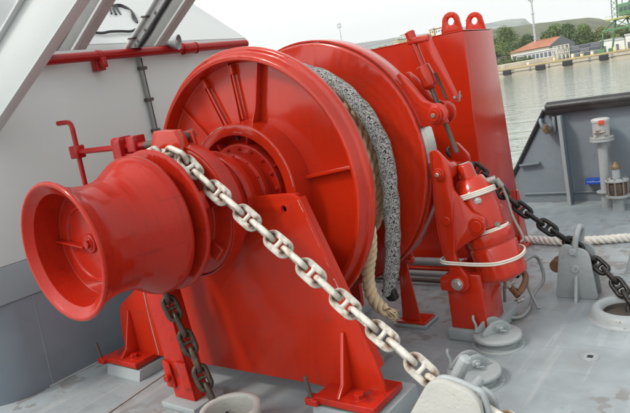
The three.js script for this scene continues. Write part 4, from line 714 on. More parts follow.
{ // wire strop and rusty shackle dropped under the brake cylinder
  const w = [tube([[1.02, 0.014, 1.08], [0.95, 0.06, 1.02], [1.02, 0.20, 0.98], [1.22, 0.275, 1.03], [1.42, 0.285, 1.06], [1.56, 0.215, 1.06], [1.50, 0.10, 1.10], [1.34, 0.05, 1.08], [1.14, 0.02, 1.10]], 0.011, 80, 9, true), tube([[1.22, 0.03, 0.92], [1.18, 0.20, 0.95], [1.16, 0.29, 0.99], [1.20, 0.31, 1.03], [1.24, 0.25, 1.05], [1.22, 0.10, 1.10], [1.16, 0.02, 1.16]], 0.011, 60, 9)];
  single('wire_strop', 'grey wire loops lying on the deck under the brake cylinder', 'wire', w, M.conduit, [1.2, 0, 1.07]);
  const s = thing('rusty_shackle', 'rusty brown shackle lying in the wire loops under the brake cylinder', 'shackle', [1.12, 0, 1.10]);
  part(s, 'bow', tube([[0.98, 0.205, 1.09], [1.02, 0.185, 1.10], [1.10, 0.195, 1.10], [1.18, 0.21, 1.09], [1.23, 0.23, 1.07], [1.22, 0.25, 1.05], [1.16, 0.24, 1.04]], 0.020, 40, 10), M.rust);
  part(s, 'pin', rod(V(0.97, 0.175, 1.11), V(1.01, 0.25, 1.03), 0.020), M.rust);
  if (0) part(s, 'eye', [new THREE.TorusGeometry(0.032, 0.016, 12, 20).rotateY(0.8).translate(1.155, 0.09, 1.165), new THREE.TorusGeometry(0.034, 0.016, 12, 20).rotateY(0.4).translate(1.07, 0.10, 1.07), new THREE.TorusGeometry(0.03, 0.016, 12, 20).rotateX(1.2).translate(1.02, 0.06, 1.10)], M.rust);
  part(s, 'nut', hexBolt(V(0.965, 0.165, 1.115), V(-0.2, -0.6, 0.4).normalize(), 0.024, 0.025), M.bolt);
  if (0) part(s, 'nut', hexBolt(V(1.03, 0.03, 1.15), V(0, 1, 0), 0.02, 0.025), M.bolt);
}
{ // hydraulic pipes crossing the deck behind the drum
  const t = thing('deck_pipes', 'two light grey pipes low over the deck, seen in the gap behind the drum', 'pipes', [1.75, 0, 0.05]);
  part(t, 'pipe', rod(V(1.72, 0.115, -0.9), V(1.72, 0.12, 0.58), 0.034), M.fitting);
  part(t, 'pipe', rod(V(1.60, 0.060, -0.9), V(1.60, 0.060, 0.58), 0.024), M.fitting);
  part(t, 'pipe', rod(V(1.50, 0.040, -0.9), V(1.50, 0.040, 0.58), 0.016), M.darkSteel);
  for (const z of [-0.3, 0.45]) part(t, 'clamp', box(1.47, 1.77, 0, 0.05, z, z + 0.03, 0.004), M.fitting);
}
{ // bent bar handle on the deck at the right edge
  single('deck_eye', 'grey bent bar eye standing on the deck at the right edge beside the white rope', 'deck eye', [tube([[2.02, 0.0, 1.53], [2.02, 0.10, 1.56], [2.02, 0.17, 1.60], [2.03, 0.20, 1.66], [2.05, 0.18, 1.72], [2.06, 0.0, 1.76]], 0.018, 40, 10)], M.fitting, [2.03, 0, 1.64]);
}

// ================================================================ BULWARK on the right
{
  const t = thing('bulwark', 'dark grey steel bulwark with a black top rail along the right edge of the deck', 'bulwark', [4.15, 0, 1.5]);
  const lean = (y) => 4.22 - 0.155 * y / 1.1; // plating leans inboard
  const plate = (poly, th) => { const g = extr(poly, 'x', 0, th, 0.004); const p = g.attributes.position; for (let i = 0; i < p.count; i++) p.setX(i, p.getX(i) + lean(p.getY(i))); g.computeVertexNormals(); return g; };
  part(t, 'plating', plate([[-0.22, 0.002], [8.9, 0.002], [8.9, 1.04], [0.47, 1.04], [0.10, 0.46]], 0.012), M.bulwark);
  part(t, 'top_rail', [rod(V(4.06, 1.055, 0.47), V(4.06, 1.055, 8.9), 0.060, 0.060, 32, 0.02), box(4.005, 4.115, 0.985, 1.05, 0.47, 8.9, 0.01)], M.rail);
  part(t, 'end_rail', [rod(V(4.075, 1.03, 0.452), V(4.165, 0.45, 0.085), 0.026), rod(V(4.165, 0.45, 0.085), V(4.22, 0.0, -0.22), 0.026)], M.rail);
  part(t, 'knuckle_bar', extr([[0.11, 0.44], [0.33, 0.455], [0.33, 0.475], [0.11, 0.46]], 'x', 4.11, 4.16, 0.003), M.bulwark);
  part(t, 'foot_bar', box(4.185, 4.215, 0.10, 0.118, 0.10, 8.9, 0.003), M.bulwark);
  for (const z of [0.605, 1.95, 3.3, 4.65]) {
    const s = part(t, 'stay', extr([[3.945, 0.97], [4.085, 0.97], [4.21, 0.0], [4.045, 0.0]].map(q => [q[0], q[1]]), 'z', z + 0.02, z + 0.032, 0.003), M.bulwark);
    part(s, 'stay_flange', (() => { const g = box(-0.5, 0.5, -0.5, 0.5, -0.5, 0.5, 0); const d = V(0.10, -0.97, 0), L = d.length(); g.applyMatrix4(new THREE.Matrix4().makeBasis(V(0.012, 0, 0), d, V(0, 0, 0.034)).setPosition(3.988, 0.487, z + 0.02)); return g; })(), M.fitting);
  }
}
{
  const t = thing('bulwark_fitting', 'brass ended fitting in a grey bracket on the dark bulwark beside the stay', 'fitting', [4.02, 0.85, 0.50]);
  part(t, 'bracket', [tube([[4.08, 0.93, 0.42], [4.0, 0.94, 0.42], [3.97, 0.88, 0.44], [4.0, 0.83, 0.46], [4.09, 0.82, 0.46]], 0.016, 30, 8), box(4.03, 4.085, 0.80, 0.96, 0.53, 0.56, 0.006)], M.bulwark);
  part(t, 'stem', rod(V(4.08, 0.86, 0.50), V(3.95, 0.845, 0.50), 0.034), M.bulwark);
  part(t, 'brass_end', [rod(V(3.95, 0.845, 0.50), V(3.90, 0.84, 0.50), 0.042, 0.036, 24, 0.008), rod(V(3.91, 0.80, 0.50), V(3.89, 0.90, 0.51), 0.018)], M.brass);
}
{
  const X = 3.93, Z = 1.015, t = thing('vent_pipe', 'tall grey vent pipe with flanged head and small red label, against the bulwark', 'vent pipe', [X, 0, Z]);
  const L = (prof, seg = 32) => lathe(V(X, 0, Z), V(X, 1, Z), prof, seg, 0.003);
  part(t, 'pipe', L([[0.0, 0.050], [0.15, 0.050], [0.15, 0.046], [0.68, 0.046]]), M.fitting);
  part(t, 'foot_flange', L([[0.155, 0.04], [0.155, 0.088], [0.172, 0.088], [0.172, 0.04]]), M.fitting);
  part(t, 'flange', L([[0.675, 0.04], [0.675, 0.112], [0.697, 0.112], [0.697, 0.104], [0.703, 0.104], [0.703, 0.110], [0.724, 0.110], [0.724, 0.05]]), M.fitting);
  part(t, 'head', L([[0.724, 0.076], [0.86, 0.080], [0.865, 0.086], [0.895, 0.086], [0.905, 0.06], [0.905, 0]]), M.beamGrey);
  for (let k = 0; k < 6; k++) { const a = k * PI / 3 + 0.3; part(t, 'bolt', [...hexBolt(V(X + 0.093 * cos(a), 0.724, Z + 0.093 * sin(a)), V(0, 1, 0), 0.011, 0.014)], M.bolt); }
  part(t, 'lever', [rod(V(X - 0.08, 0.77, Z - 0.05), V(X - 0.10, 0.775, Z + 0.06), 0.011), box(X - 0.10, X - 0.07, 0.755, 0.80, Z - 0.03, Z + 0.01, 0.004)], M.bolt);
  part(t, 'red_label', box(X - 0.088, X - 0.08, 0.845, 0.89, Z + 0.0, Z + 0.05, 0.001), plain(0.55, 0.06, 0.03, 0.5));
}
{
  const X = 3.80, Z = 1.145, t = thing('sounding_valve', 'low pipe valve with brown body and cap, in front of the tall vent pipe', 'valve', [X, 0, Z]);
  const L = (prof, seg = 32) => lathe(V(X, 0, Z), V(X, 1, Z), prof, seg, 0.003);
  part(t, 'pipe', L([[0.0, 0.056], [0.02, 0.052], [0.14, 0.050]]), M.fitting);
  part(t, 'flange', L([[0.135, 0.04], [0.135, 0.108], [0.158, 0.108], [0.158, 0.04]]), M.fitting);
  part(t, 'body', L([[0.158, 0.070], [0.18, 0.082], [0.27, 0.082], [0.29, 0.070]]), M.brass);
  for (let k = 0; k < 8; k++) { const a = k * PI / 4; part(t, 'stud', rod(V(X + 0.092 * cos(a), 0.12, Z + 0.092 * sin(a)), V(X + 0.092 * cos(a), 0.325, Z + 0.092 * sin(a)), 0.009, 0.009, 10), M.bolt); }
  part(t, 'name_plate', box(X - 0.088, X - 0.081, 0.195, 0.255, Z - 0.045, Z + 0.035, 0.001), M.darkSteel);
  part(t, 'top_flange', L([[0.29, 0.04], [0.29, 0.108], [0.31, 0.108], [0.316, 0.05]]), M.fitting);
  part(t, 'stem', L([[0.31, 0.036], [0.415, 0.034], [0.42, 0.02]]), M.fitting);
  part(t, 'cap', L([[0.415, 0.02], [0.415, 0.046], [0.44, 0.046], [0.465, 0.02], [0.485, 0.014], [0.485, 0]], 24), M.brass);
}
{
  const c = document.createElement('canvas'); c.width = 256; c.height = 96; const g = c.getContext('2d');
  g.fillStyle = '#1748a8'; g.fillRect(0, 0, 256, 96); g.strokeStyle = '#e8eefc'; g.lineWidth = 9; g.lineCap = 'round';
  for (let x = 30, k = 0; x < 214; k++) { const w = rr(10, 30); g.beginPath(); g.moveTo(x, 50 + rr(-5, 5)); g.lineTo(x + w, 50 + rr(-5, 5)); g.stroke(); x += w + rr(10, 22); }
  const tx = new THREE.CanvasTexture(c); tx.colorSpace = THREE.SRGBColorSpace;
  const t = thing('blue_label_plate', 'small blue label plate with white marks, low on the bulwark beside the vent pipe', 'label', [4.10, 0.24, 0.88]);
  part(t, 'plate', box(4.095, 4.19, 0.208, 0.262, 0.785, 0.965, 0.003), plain(0.012, 0.065, 0.36, 0.45));
  const f = new THREE.PlaneGeometry(0.176, 0.05).rotateY(-PI / 2).translate(4.0935, 0.235, 0.875);
  part(t, 'label_face', f, new THREE.MeshPhysicalMaterial({ map: tx, roughness: 0.45 }), { keepUV: true, crease: 0 });
}

// ================================================================ THE FAR SHORE across the water
const QO = V(308.9, 0, -116.0), QU = V(-0.32276, 0, 0.94648), QN = V(0.94648, 0, 0.32276);
const Q = (s, y, d) => V(QO.x + QU.x * s + QN.x * d, y, QO.z + QU.z * s + QN.z * d);
const QB = new THREE.Matrix4().makeBasis(QU, V(0, 1, 0), QN.clone()).setPosition(QO); // local (s, y, d)
const onShore = g => g.applyMatrix4(QB);
const qbox = (s0, s1, y0, y1, d0, d1, r = 0.02) => onShore(box(s0, s1, y0, y1, d0, d1, r));
const qrod = (a, b, r, r2) => rod(Q(...a), Q(...b), r, r2 === undefined ? r : r2, 8, 0);
const FM = {
  concrete: paint([0.42, 0.37, 0.29], { rough: 0.9, vary: 0.3, grime: 0.5, grimeCol: [0.20, 0.17, 0.13], streak: 0.4, s: 500, freq: 4, tile: 30 }),
  ochre: paint([0.46, 0.35, 0.16], { rough: 0.9, vary: 0.3, grime: 0.4, grimeCol: [0.30, 0.25, 0.16], s: 505, freq: 4, tile: 30 }),
  land: paint([0.30, 0.27, 0.20], { rough: 1, vary: 0.3, grime: 0.5, grimeCol: [0.12, 0.14, 0.06], s: 508, freq: 6, tile: 60 }),
  tile: paint([0.36, 0.14, 0.075], { rough: 0.85, vary: 0.3, grime: 0.4, grimeCol: [0.3, 0.1, 0.05], s: 511, freq: 4, tile: 12 }),
  wall: plain(0.55, 0.50, 0.40, 0.9), whitewall: plain(0.66, 0.66, 0.63, 0.9), gable: plain(0.17, 0.18, 0.20, 0.8), pane: plain(0.06, 0.07, 0.08, 0.3), dark: plain(0.07, 0.08, 0.10, 0.8), dark2: plain(0.12, 0.13, 0.15, 0.8), shed: plain(0.46, 0.47, 0.46, 0.7), roofGrey: plain(0.30, 0.29, 0.27, 0.9), yellow: plain(0.62, 0.54, 0.34, 0.9),
  fender: plain(0.018, 0.018, 0.02, 0.9), mast: plain(0.42, 0.43, 0.44, 0.5), truss: plain(0.62, 0.58, 0.48, 0.7), crane: paint([0.085, 0.20, 0.10], { rough: 0.6, vary: 0.25, grime: 0.4, grimeCol: [0.12, 0.14, 0.08], s: 520, freq: 6, tile: 6 }), craneYellow: plain(0.36, 0.36, 0.13, 0.7), trunk: plain(0.10, 0.075, 0.05, 0.95),
};
{ // quay wall and the land behind it
  const w = struct('quay', [qbox(-900, 500, -6, -1.75, 0, 40, 0.05)], FM.concrete);
  const cap = mesh('quay_edge', [qbox(-900, 500, -1.74, -1.15, -0.25, 4, 0.08)], FM.ochre); w.add(cap);
  const led = mesh('quay_ledge', [qbox(-900, 500, -3.2, -2.9, -0.5, 0.02, 0.05)], FM.concrete); w.add(led);
  for (const [s0, s1] of [[-52, -47], [-30, -25.5], [-9, -4.5], [9.1, 13.8], [28.3, 33.4], [42.8, 47.4], [60.6, 64.6], [80, 84.5], [100, 104.5]]) { const f = mesh('fender', qbox(s0, s1, -4.3, -2.0, -0.9, -0.02, 0.15), FM.fender); w.add(f); }
  for (let s = -60; s < 110; s += 10.3) { const f = mesh('wall_recess', qbox(s + 2, s + 3.0, -4.0, -2.2, -0.14, -0.01, 0.02), FM.dark2); w.add(f); }
  struct('shore_ground', onShore(box(-1500, 900, -3, -1.2, 4.2, 1500, 0)), FM.land);
}
{ // low walls, huts and sheds along the quay
  const t = thing('low_wall', 'long low pale wall on the quay edge, in front of the row of green bushes', 'wall', Q(18, -1.2, 6).toArray());
  part(t, 'wall', qbox(-40, 34.5, -1.19, 1.0, 6, 6.5), FM.concrete);
  part(t, 'coping', qbox(-40, 34.6, 1.01, 1.25, 5.9, 6.6), FM.whitewall);
}
{
  const t = thing('warehouse', 'warehouse with an orange tiled roof and dark grey gable on the far quay', 'warehouse', Q(5, -1.2, 32).toArray());
  const sl = (p) => onShore(extr(p, 'x', 0, 1, 0));
  part(t, 'wall', qbox(-5.6, 19, -1.19, 6.3, 26, 46), FM.wall);
  const roof = (s0, s1, d0, y0, d1, y1) => { const g = box(-0.5, 0.5, -0.5, 0.5, -0.5, 0.5, 0); const a = V(0, y1 - y0, d1 - d0), L = a.length(); const n = V(0, d1 - d0, -(y1 - y0)).normalize().multiplyScalar(0.3); g.applyMatrix4(new THREE.Matrix4().makeBasis(V(s1 - s0, 0, 0), n, a).setPosition((s0 + s1) / 2, (y0 + y1) / 2, (d0 + d1) / 2)); return onShore(g); };
  const hipRoof = () => { // eaves, a ridge and a hipped left end
    const e = 6.5, y = 10.5, A = [-6.6, e, 25], B = [19, e, 25], C = [19, e, 47], D = [-6.6, e, 47], R0 = [1.5, y, 36], R1 = [19, y, 36], g = new THREE.BufferGeometry();
    const f = [[A, B, R1], [A, R1, R0], [C, D, R0], [C, R0, R1], [D, A, R0], [A, C, B], [A, D, C]].flat(2); g.setAttribute('position', new THREE.Float32BufferAttribute(f, 3)); g.computeVertexNormals(); return onShore(g);
  };
  const r = part(t, 'roof', hipRoof(), FM.tile);
  part(r, 'ridge', qbox(1.5, 18, 10.4, 10.75, 35.7, 36.3), FM.tile);
  part(t, 'gable', (() => { const g = extr([[25, -1.1], [47, -1.1], [47, 6.6], [36, 10.7], [25, 6.6]], 'x', 0, 0.4, 0); g.translate(19.02, 0, 0); return onShore(g); })(), FM.gable);
  for (let k = 0; k < 6; k++) part(t, 'window', qbox(-4.6 + k * 3.9, -2.6 + k * 3.9, 2.6, 4.6, 25.9, 26.05), FM.pane);
}
{
  const t = thing('long_shed', 'long pale shed with dark openings in front of the orange roofed warehouse', 'shed', Q(18, -1.2, 16).toArray());
  part(t, 'wall', qbox(5.5, 30, -1.19, 4.4, 15, 20), FM.shed);
  part(t, 'roof', qbox(5, 30.6, 4.42, 4.9, 14.6, 20.5), FM.whitewall);
  for (let k = 0; k < 10; k++) part(t, 'opening', qbox(6.4 + k * 2.36, 7.9 + k * 2.36, 0.8, 3.6, 14.9, 15.02), FM.dark2);
}
{ // white lattice stands
  const t = thing('lattice_stand', 'cream lattice of crossed beams standing on the quay left of the dark stack', 'lattice', Q(36, -1.2, 10).toArray());
  for (let k = 0; k < 4; k++) { const s = 31.8 + k * 2.1; part(t, 'post', qrod([s, -1.19, 9.5], [s, 5.4, 9.5], 0.16), FM.truss); part(t, 'brace', qrod([s, -1.1, 9.4], [s + 2.1, 5.3, 9.4], 0.13), FM.truss); part(t, 'brace', qrod([s + 2.1, -1.1, 9.7], [s, 5.3, 9.7], 0.13), FM.truss); }
  part(t, 'post', qrod([40.2, -1.19, 9.5], [40.2, 5.4, 9.5], 0.16), FM.truss);
  part(t, 'rail', [qrod([31.6, 5.4, 9.5], [40.4, 5.4, 9.5], 0.14), qrod([31.6, 2.2, 9.5], [40.4, 2.2, 9.5], 0.12)], FM.truss);
}
for (let r = 0; r < 3; r++) for (let k = 0; k < 3; k++) {
  const s = 39.6 + k * 5.2 + r * 0.15, y = -1.19 + r * 1.78;
  const pos = ['left end', 'middle', 'right end'][k], row = ['bottom', 'middle', 'top'][r];
  const t = thing('steel_crate', `dark grey steel crate, ${row} row of the stack on the quay, ${pos}`, 'crate', Q(s + 2.5, y, 11.5).toArray(), 'dark crates stacked on the far quay');
  part(t, 'crate_body', qbox(s, s + 5.05, y + 0.1, y + 1.62, 10 + 0.2 * r, 13, 0.05), (r + k) % 2 ? FM.dark : FM.dark2);
  part(t, 'rim', qbox(s - 0.05, s + 5.1, y + 1.625, y + 1.74, 9.95 + 0.2 * r, 13.05, 0.02), FM.shed);
}
for (let k = 0; k < 3; k++) {
  const s = [44.5, 50.8, 56.5][k], w = [6, 5.2, 6][k], h = [4.6, 4.0, 5.4][k];
  const t = thing('white_shed', ['white shed behind the crane leg with a sloping roof, left of the three', 'smaller white shed between two others behind the green crane', 'tallest white shed behind the green crane, right of the three'][k], 'shed', Q(s + w / 2, -1.2, 30).toArray());
  part(t, 'wall', qbox(s, s + w, -1.19, h - 0.8, 29, 36), FM.whitewall);
  part(t, 'roof', qbox(s - 0.3, s + w + 0.3, h - 0.78, h, 28.7, 36.3), FM.shed);
  part(t, 'door', qbox(s + 1, s + 2.4, -1.15, 1.6, 28.9, 29.03), FM.dark2);
}
for (let k = 0; k < 7; k++) {
  const s = [22, 36.5, 46, 50.5, 55.5, 66, 70][k];
  const t = thing('bollard', ['yellowish block bollard on the quay before the pale shed', 'yellowish block bollard on the quay before the lattice', 'yellowish block bollard before the left of the dark stack', 'yellowish block bollard before the middle of the dark stack', 'yellowish block bollard left of the crane foot', 'yellowish block bollard between the crane feet', 'yellowish block bollard right of the crane feet'][k], 'bollard', Q(s, -1.15, 3).toArray());
  part(t, 'block', qbox(s - 0.6, s + 0.6, -1.14, 0.1 + (k % 3) * 0.2, 2.4, 3.6, 0.1), k % 2 ? FM.yellow : FM.truss);
  part(t, 'cap', qbox(s - 0.4, s + 0.4, 0.55, 0.75, 2.6, 3.4, 0.05), FM.yellow);
}
{ // green portal crane
  const t = thing('portal_crane', 'green harbour portal crane with a lattice tower at the right edge of the quay', 'crane', Q(66, -1.2, 8).toArray());
  for (const d of [5, 14]) for (const s of [58.6, 73.4]) {
    const l = part(t, 'leg', [qrod([s, -0.2, d], [s + (s < 65 ? 1.6 : -1.6), 8.2, d], 0.42, 0.36), qrod([s + (s < 65 ? 1.6 : -1.6), 8.2, d], [s + (s < 65 ? 5 : -5), 12.0, 9.5], 0.36)], FM.crane);
    part(l, 'bogie', qbox(s - 1.7, s + 1.7, -1.13, 0.3, d - 0.6, d + 0.6, 0.1), FM.crane);
  }
  for (const d of [5, 14]) { part(t, 'beam', qbox(60, 72.2, 7.6, 8.5, d - 0.35, d + 0.35), FM.crane); part(t, 'brace', [qrod([60.3, 8.2, d], [66, 12, d], 0.2), qrod([72, 8.2, d], [66, 12, d], 0.2)], FM.crane); }
  part(t, 'platform', qbox(62, 71, 11.9, 12.6, 4.5, 14.5), FM.craneYellow);
  part(t, 'handrail', [qrod([62, 13.7, 4.6], [71, 13.7, 4.6], 0.07), ...[62, 64, 66, 68, 70, 71].map(s => qrod([s, 12.6, 4.6], [s, 13.7, 4.6], 0.06))], FM.craneYellow);
  part(t, 'machine_house', qbox(67.2, 74.5, 13, 18.0, 5.4, 13.5, 0.1), FM.crane);
  for (let k = 0; k < 3; k++) part(t, 'window', qbox(67.9 + k * 1.8, 69.1 + k * 1.8, 15, 16.6, 5.28, 5.41), FM.pane);
  const tw = (s, d) => [qrod([s, 12.6, d], [s * 0.985 + 1.2, 30, d], 0.18)];
  part(t, 'tower', [...tw(64.0, 6), ...tw(66.6, 6), ...tw(64.0, 10), ...tw(66.6, 10), ...Array.from({ length: 7 }, (_, k) => [qrod([64, 13 + k * 2.4, 6], [66.6, 15.4 + k * 2.4, 6], 0.11), qrod([66.6, 13 + k * 2.4, 6], [64, 15.4 + k * 2.4, 6], 0.11)]).flat()], FM.crane);
  part(t, 'jib', [qrod([70, 18, 9], [86, 40, 9], 0.4), qrod([72, 18, 9], [88, 38, 9], 0.3)], FM.crane);
}
function mast(label, s, d, y0, y1, w, rows, grp) {
  const t = thing('floodlight_mast', label, 'light mast', Q(s, y0, d).toArray());
  part(t, 'pole', qrod([s, y0, d], [s, y1, d], 0.75, 0.40), FM.mast);
  for (let k = 1; k < 5; k++) part(t, 'pole_flange', qrod([s, mix(y0, y1, k / 5) - 0.3, d], [s, mix(y0, y1, k / 5) + 0.3, d], 0.85), FM.mast);
  part(t, 'head_frame', [...Array.from({ length: rows }, (_, k) => qrod([s - w / 2, y1 + 0.6 + k * w * 0.36, d], [s + w / 2, y1 + 0.6 + k * w * 0.36, d], 0.2)), qrod([s - w * 0.2, y1 - 0.5, d], [s - w * 0.2, y1 + rows * w * 0.36, d], 0.2), qrod([s + w * 0.2, y1 - 0.5, d], [s + w * 0.2, y1 + rows * w * 0.36, d], 0.2)], FM.mast);
  for (let k = 0; k < rows; k++) for (let j = 0; j < 4; j++) part(t, 'floodlight', qbox(s - w / 2 + (j + 0.15) * w / 4, s - w / 2 + (j + 0.85) * w / 4, y1 + 0.4 + k * w * 0.36, y1 + 0.4 + k * w * 0.36 + w * 0.2, d - 0.7, d - 0.3, 0.05), FM.shed);
}
mast('tall grey floodlight mast beside the orange roof, its top cut off', 4.2, 35, -1.2, 31.5, 3.6, 2);
mast('floodlight mast standing against the sky above the middle of the red drum', -444, 250, 30, 84, 9.5, 2);
mast('small floodlight mast seen between the two lifting lugs of the red casing', -62, 60, -1.2, 30.5, 4.6, 2);

// trees: tapered trunk with limbs, and a crown of many leaf sprays in uneven clumps
const leafMats = [[0.060, 0.098, 0.026], [0.050, 0.085, 0.030], [0.075, 0.105, 0.034]].map((c, k) => new THREE.MeshPhysicalMaterial({ color: 0xffffff, vertexColors: true, roughness: 0.9, transmission: 0 }));
function leaves(lobes, n, size, base) { // lobes: [x, y, z, r]
  const pos = [], col = [], tot = lobes.reduce((s, l) => s + l[3] ** 2, 0);
  for (const l of lobes) {
    const tone = rr(0.65, 1.35), m = Math.round(n * l[3] ** 2 / tot);
    for (let i = 0; i < m; i++) {
      const u = rr(-1, 1), a = rr(0, 2 * PI), q = Math.sqrt(1 - u * u), r = l[3] * Math.pow(rnd(), 0.35) * rr(0.82, 1.08);
      const c = V(l[0] + r * q * cos(a), l[1] + r * u * 0.85, l[2] + r * q * sin(a)), e = V(rr(-1, 1), rr(-1, 1), rr(-1, 1)).normalize(), f = V(rr(-1, 1), rr(-1, 1), rr(-1, 1)).cross(e).normalize(), s = size * rr(0.5, 1.2);
      const p = [c.clone().addScaledVector(e, s), c.clone().addScaledVector(f, s * 0.6), c.clone().addScaledVector(e, -s), c.clone().addScaledVector(f, -s * 0.6)];
      const k = tone * rr(0.75, 1.25), g = base.map(x => x * k);
      for (const j of [0, 1, 2, 0, 2, 3]) { pos.push(p[j].x, p[j].y, p[j].z); col.push(...g); }
    }
  }
  const g = new THREE.BufferGeometry(); g.setAttribute('position', new THREE.Float32BufferAttribute(pos, 3)); g.setAttribute('color', new THREE.Float32BufferAttribute(col, 3)); g.computeVertexNormals(); return g;
}
function tree(name, label, s, d, y0, y1, w, kind, group) {
  const t = thing(name, label, name === 'bush' ? 'bush' : 'tree', Q(s, y0, d).toArray(), group), h = y1 - y0, b = Q(s, y0, d);
  const base = [[0.13, 0.19, 0.055], [0.095, 0.145, 0.055], [0.17, 0.20, 0.07]][kind], lobes = [], n = name === 'bush' ? 5 : 13;
  for (let k = 0; k < n; k++) {
    const v = (k + 0.5) / n, yy = name === 'bush' ? rr(0.3, 0.65) : mix(0.26, 0.86, v), wid = sin(Math.min(1, yy * 1.05 + 0.08) * PI) * 0.5 + 0.08, a = k * 2.4 + rr(-0.5, 0.5), q = rr(0.3, 0.8) * wid;
    lobes.push([b.x + w * q * cos(a), y0 + h * yy, b.z + w * q * sin(a), Math.min(w, h) * rr(0.22, 0.34)]);
  }
  lobes.push([b.x, y0 + h * 0.80, b.z, Math.min(w, h) * 0.22]);
  const tr = [rod(V(b.x, y0, b.z), V(b.x + rr(-0.3, 0.3), y0 + h * 0.55, b.z), w * 0.045, w * 0.02, 9, 0)];
  for (let k = 0; k < n; k += 2) { const l = lobes[k]; tr.push(rod(V(b.x, y0 + h * rr(0.15, 0.4), b.z), V(l[0], l[1], l[2]), w * 0.016, w * 0.005, 6, 0)); }
  part(t, 'trunk', tr, FM.trunk);
  const g = leaves(lobes, name === 'bush' ? 900 : 6000, name === 'bush' ? 0.28 : 0.5, base); g.translate(-b.x, -b.y, -b.z);
  const m = new THREE.Mesh(g, leafMats[kind]); m.name = 'crown'; m.castShadow = m.receiveShadow = true; t.add(m);
}
tree('tree', 'tall full green tree just right of the red casing on the far shore', -22.5, 45, -1.2, 23.6, 17, 0);
tree('tree', 'bright green tree beside the tall one, nearest the red casing', -31.5, 40, -1.2, 19.5, 14, 0);
tree('tree', 'lower dark green tree between the red casing tree and the orange roof', -15, 55, -1.2, 16.4, 11, 1);
tree('tree', 'dark green tree behind the ridge of the orange warehouse roof', -6.5, 62, -1.2, 15.5, 11, 1);
tree('tree', 'broad green tree just right of the floodlight mast', -1.5, 60, -1.2, 19.6, 13, 0);
tree('tree', 'tall dark green tree right of the broad one by the mast', 6.2, 62, -1.2, 18.4, 12, 1);
tree('tree', 'rounded green tree above the dark stack on the quay', 14, 65, -1.2, 15.6, 11.5, 0);
tree('tree', 'yellowish green tree left of the green crane', 21.0, 70, -1.2, 12.6, 10, 2);
tree('tree', 'low yellowish green tree seen through the legs of the crane', 29, 75, -1.2, 11.0, 11, 2);
tree('tree', 'low dark tree beyond the white sheds behind the crane', 38, 80, -1.2, 10.5, 12, 1);
for (let k = 0; k < 8; k++) tree('bush', `rounded green bush in the row along the low wall, ${['first', 'second', 'third', 'fourth', 'fifth', 'sixth', 'seventh', 'eighth'][k]} from the casing`, -3.5 + k * 2.9, 11.5, -1.2, [4.6, 5.3, 4.9, 4.2, 4.7, 4.0, 4.3, 3.6][k], 3.4, k % 3, 'bushes in a row along the quay wall');

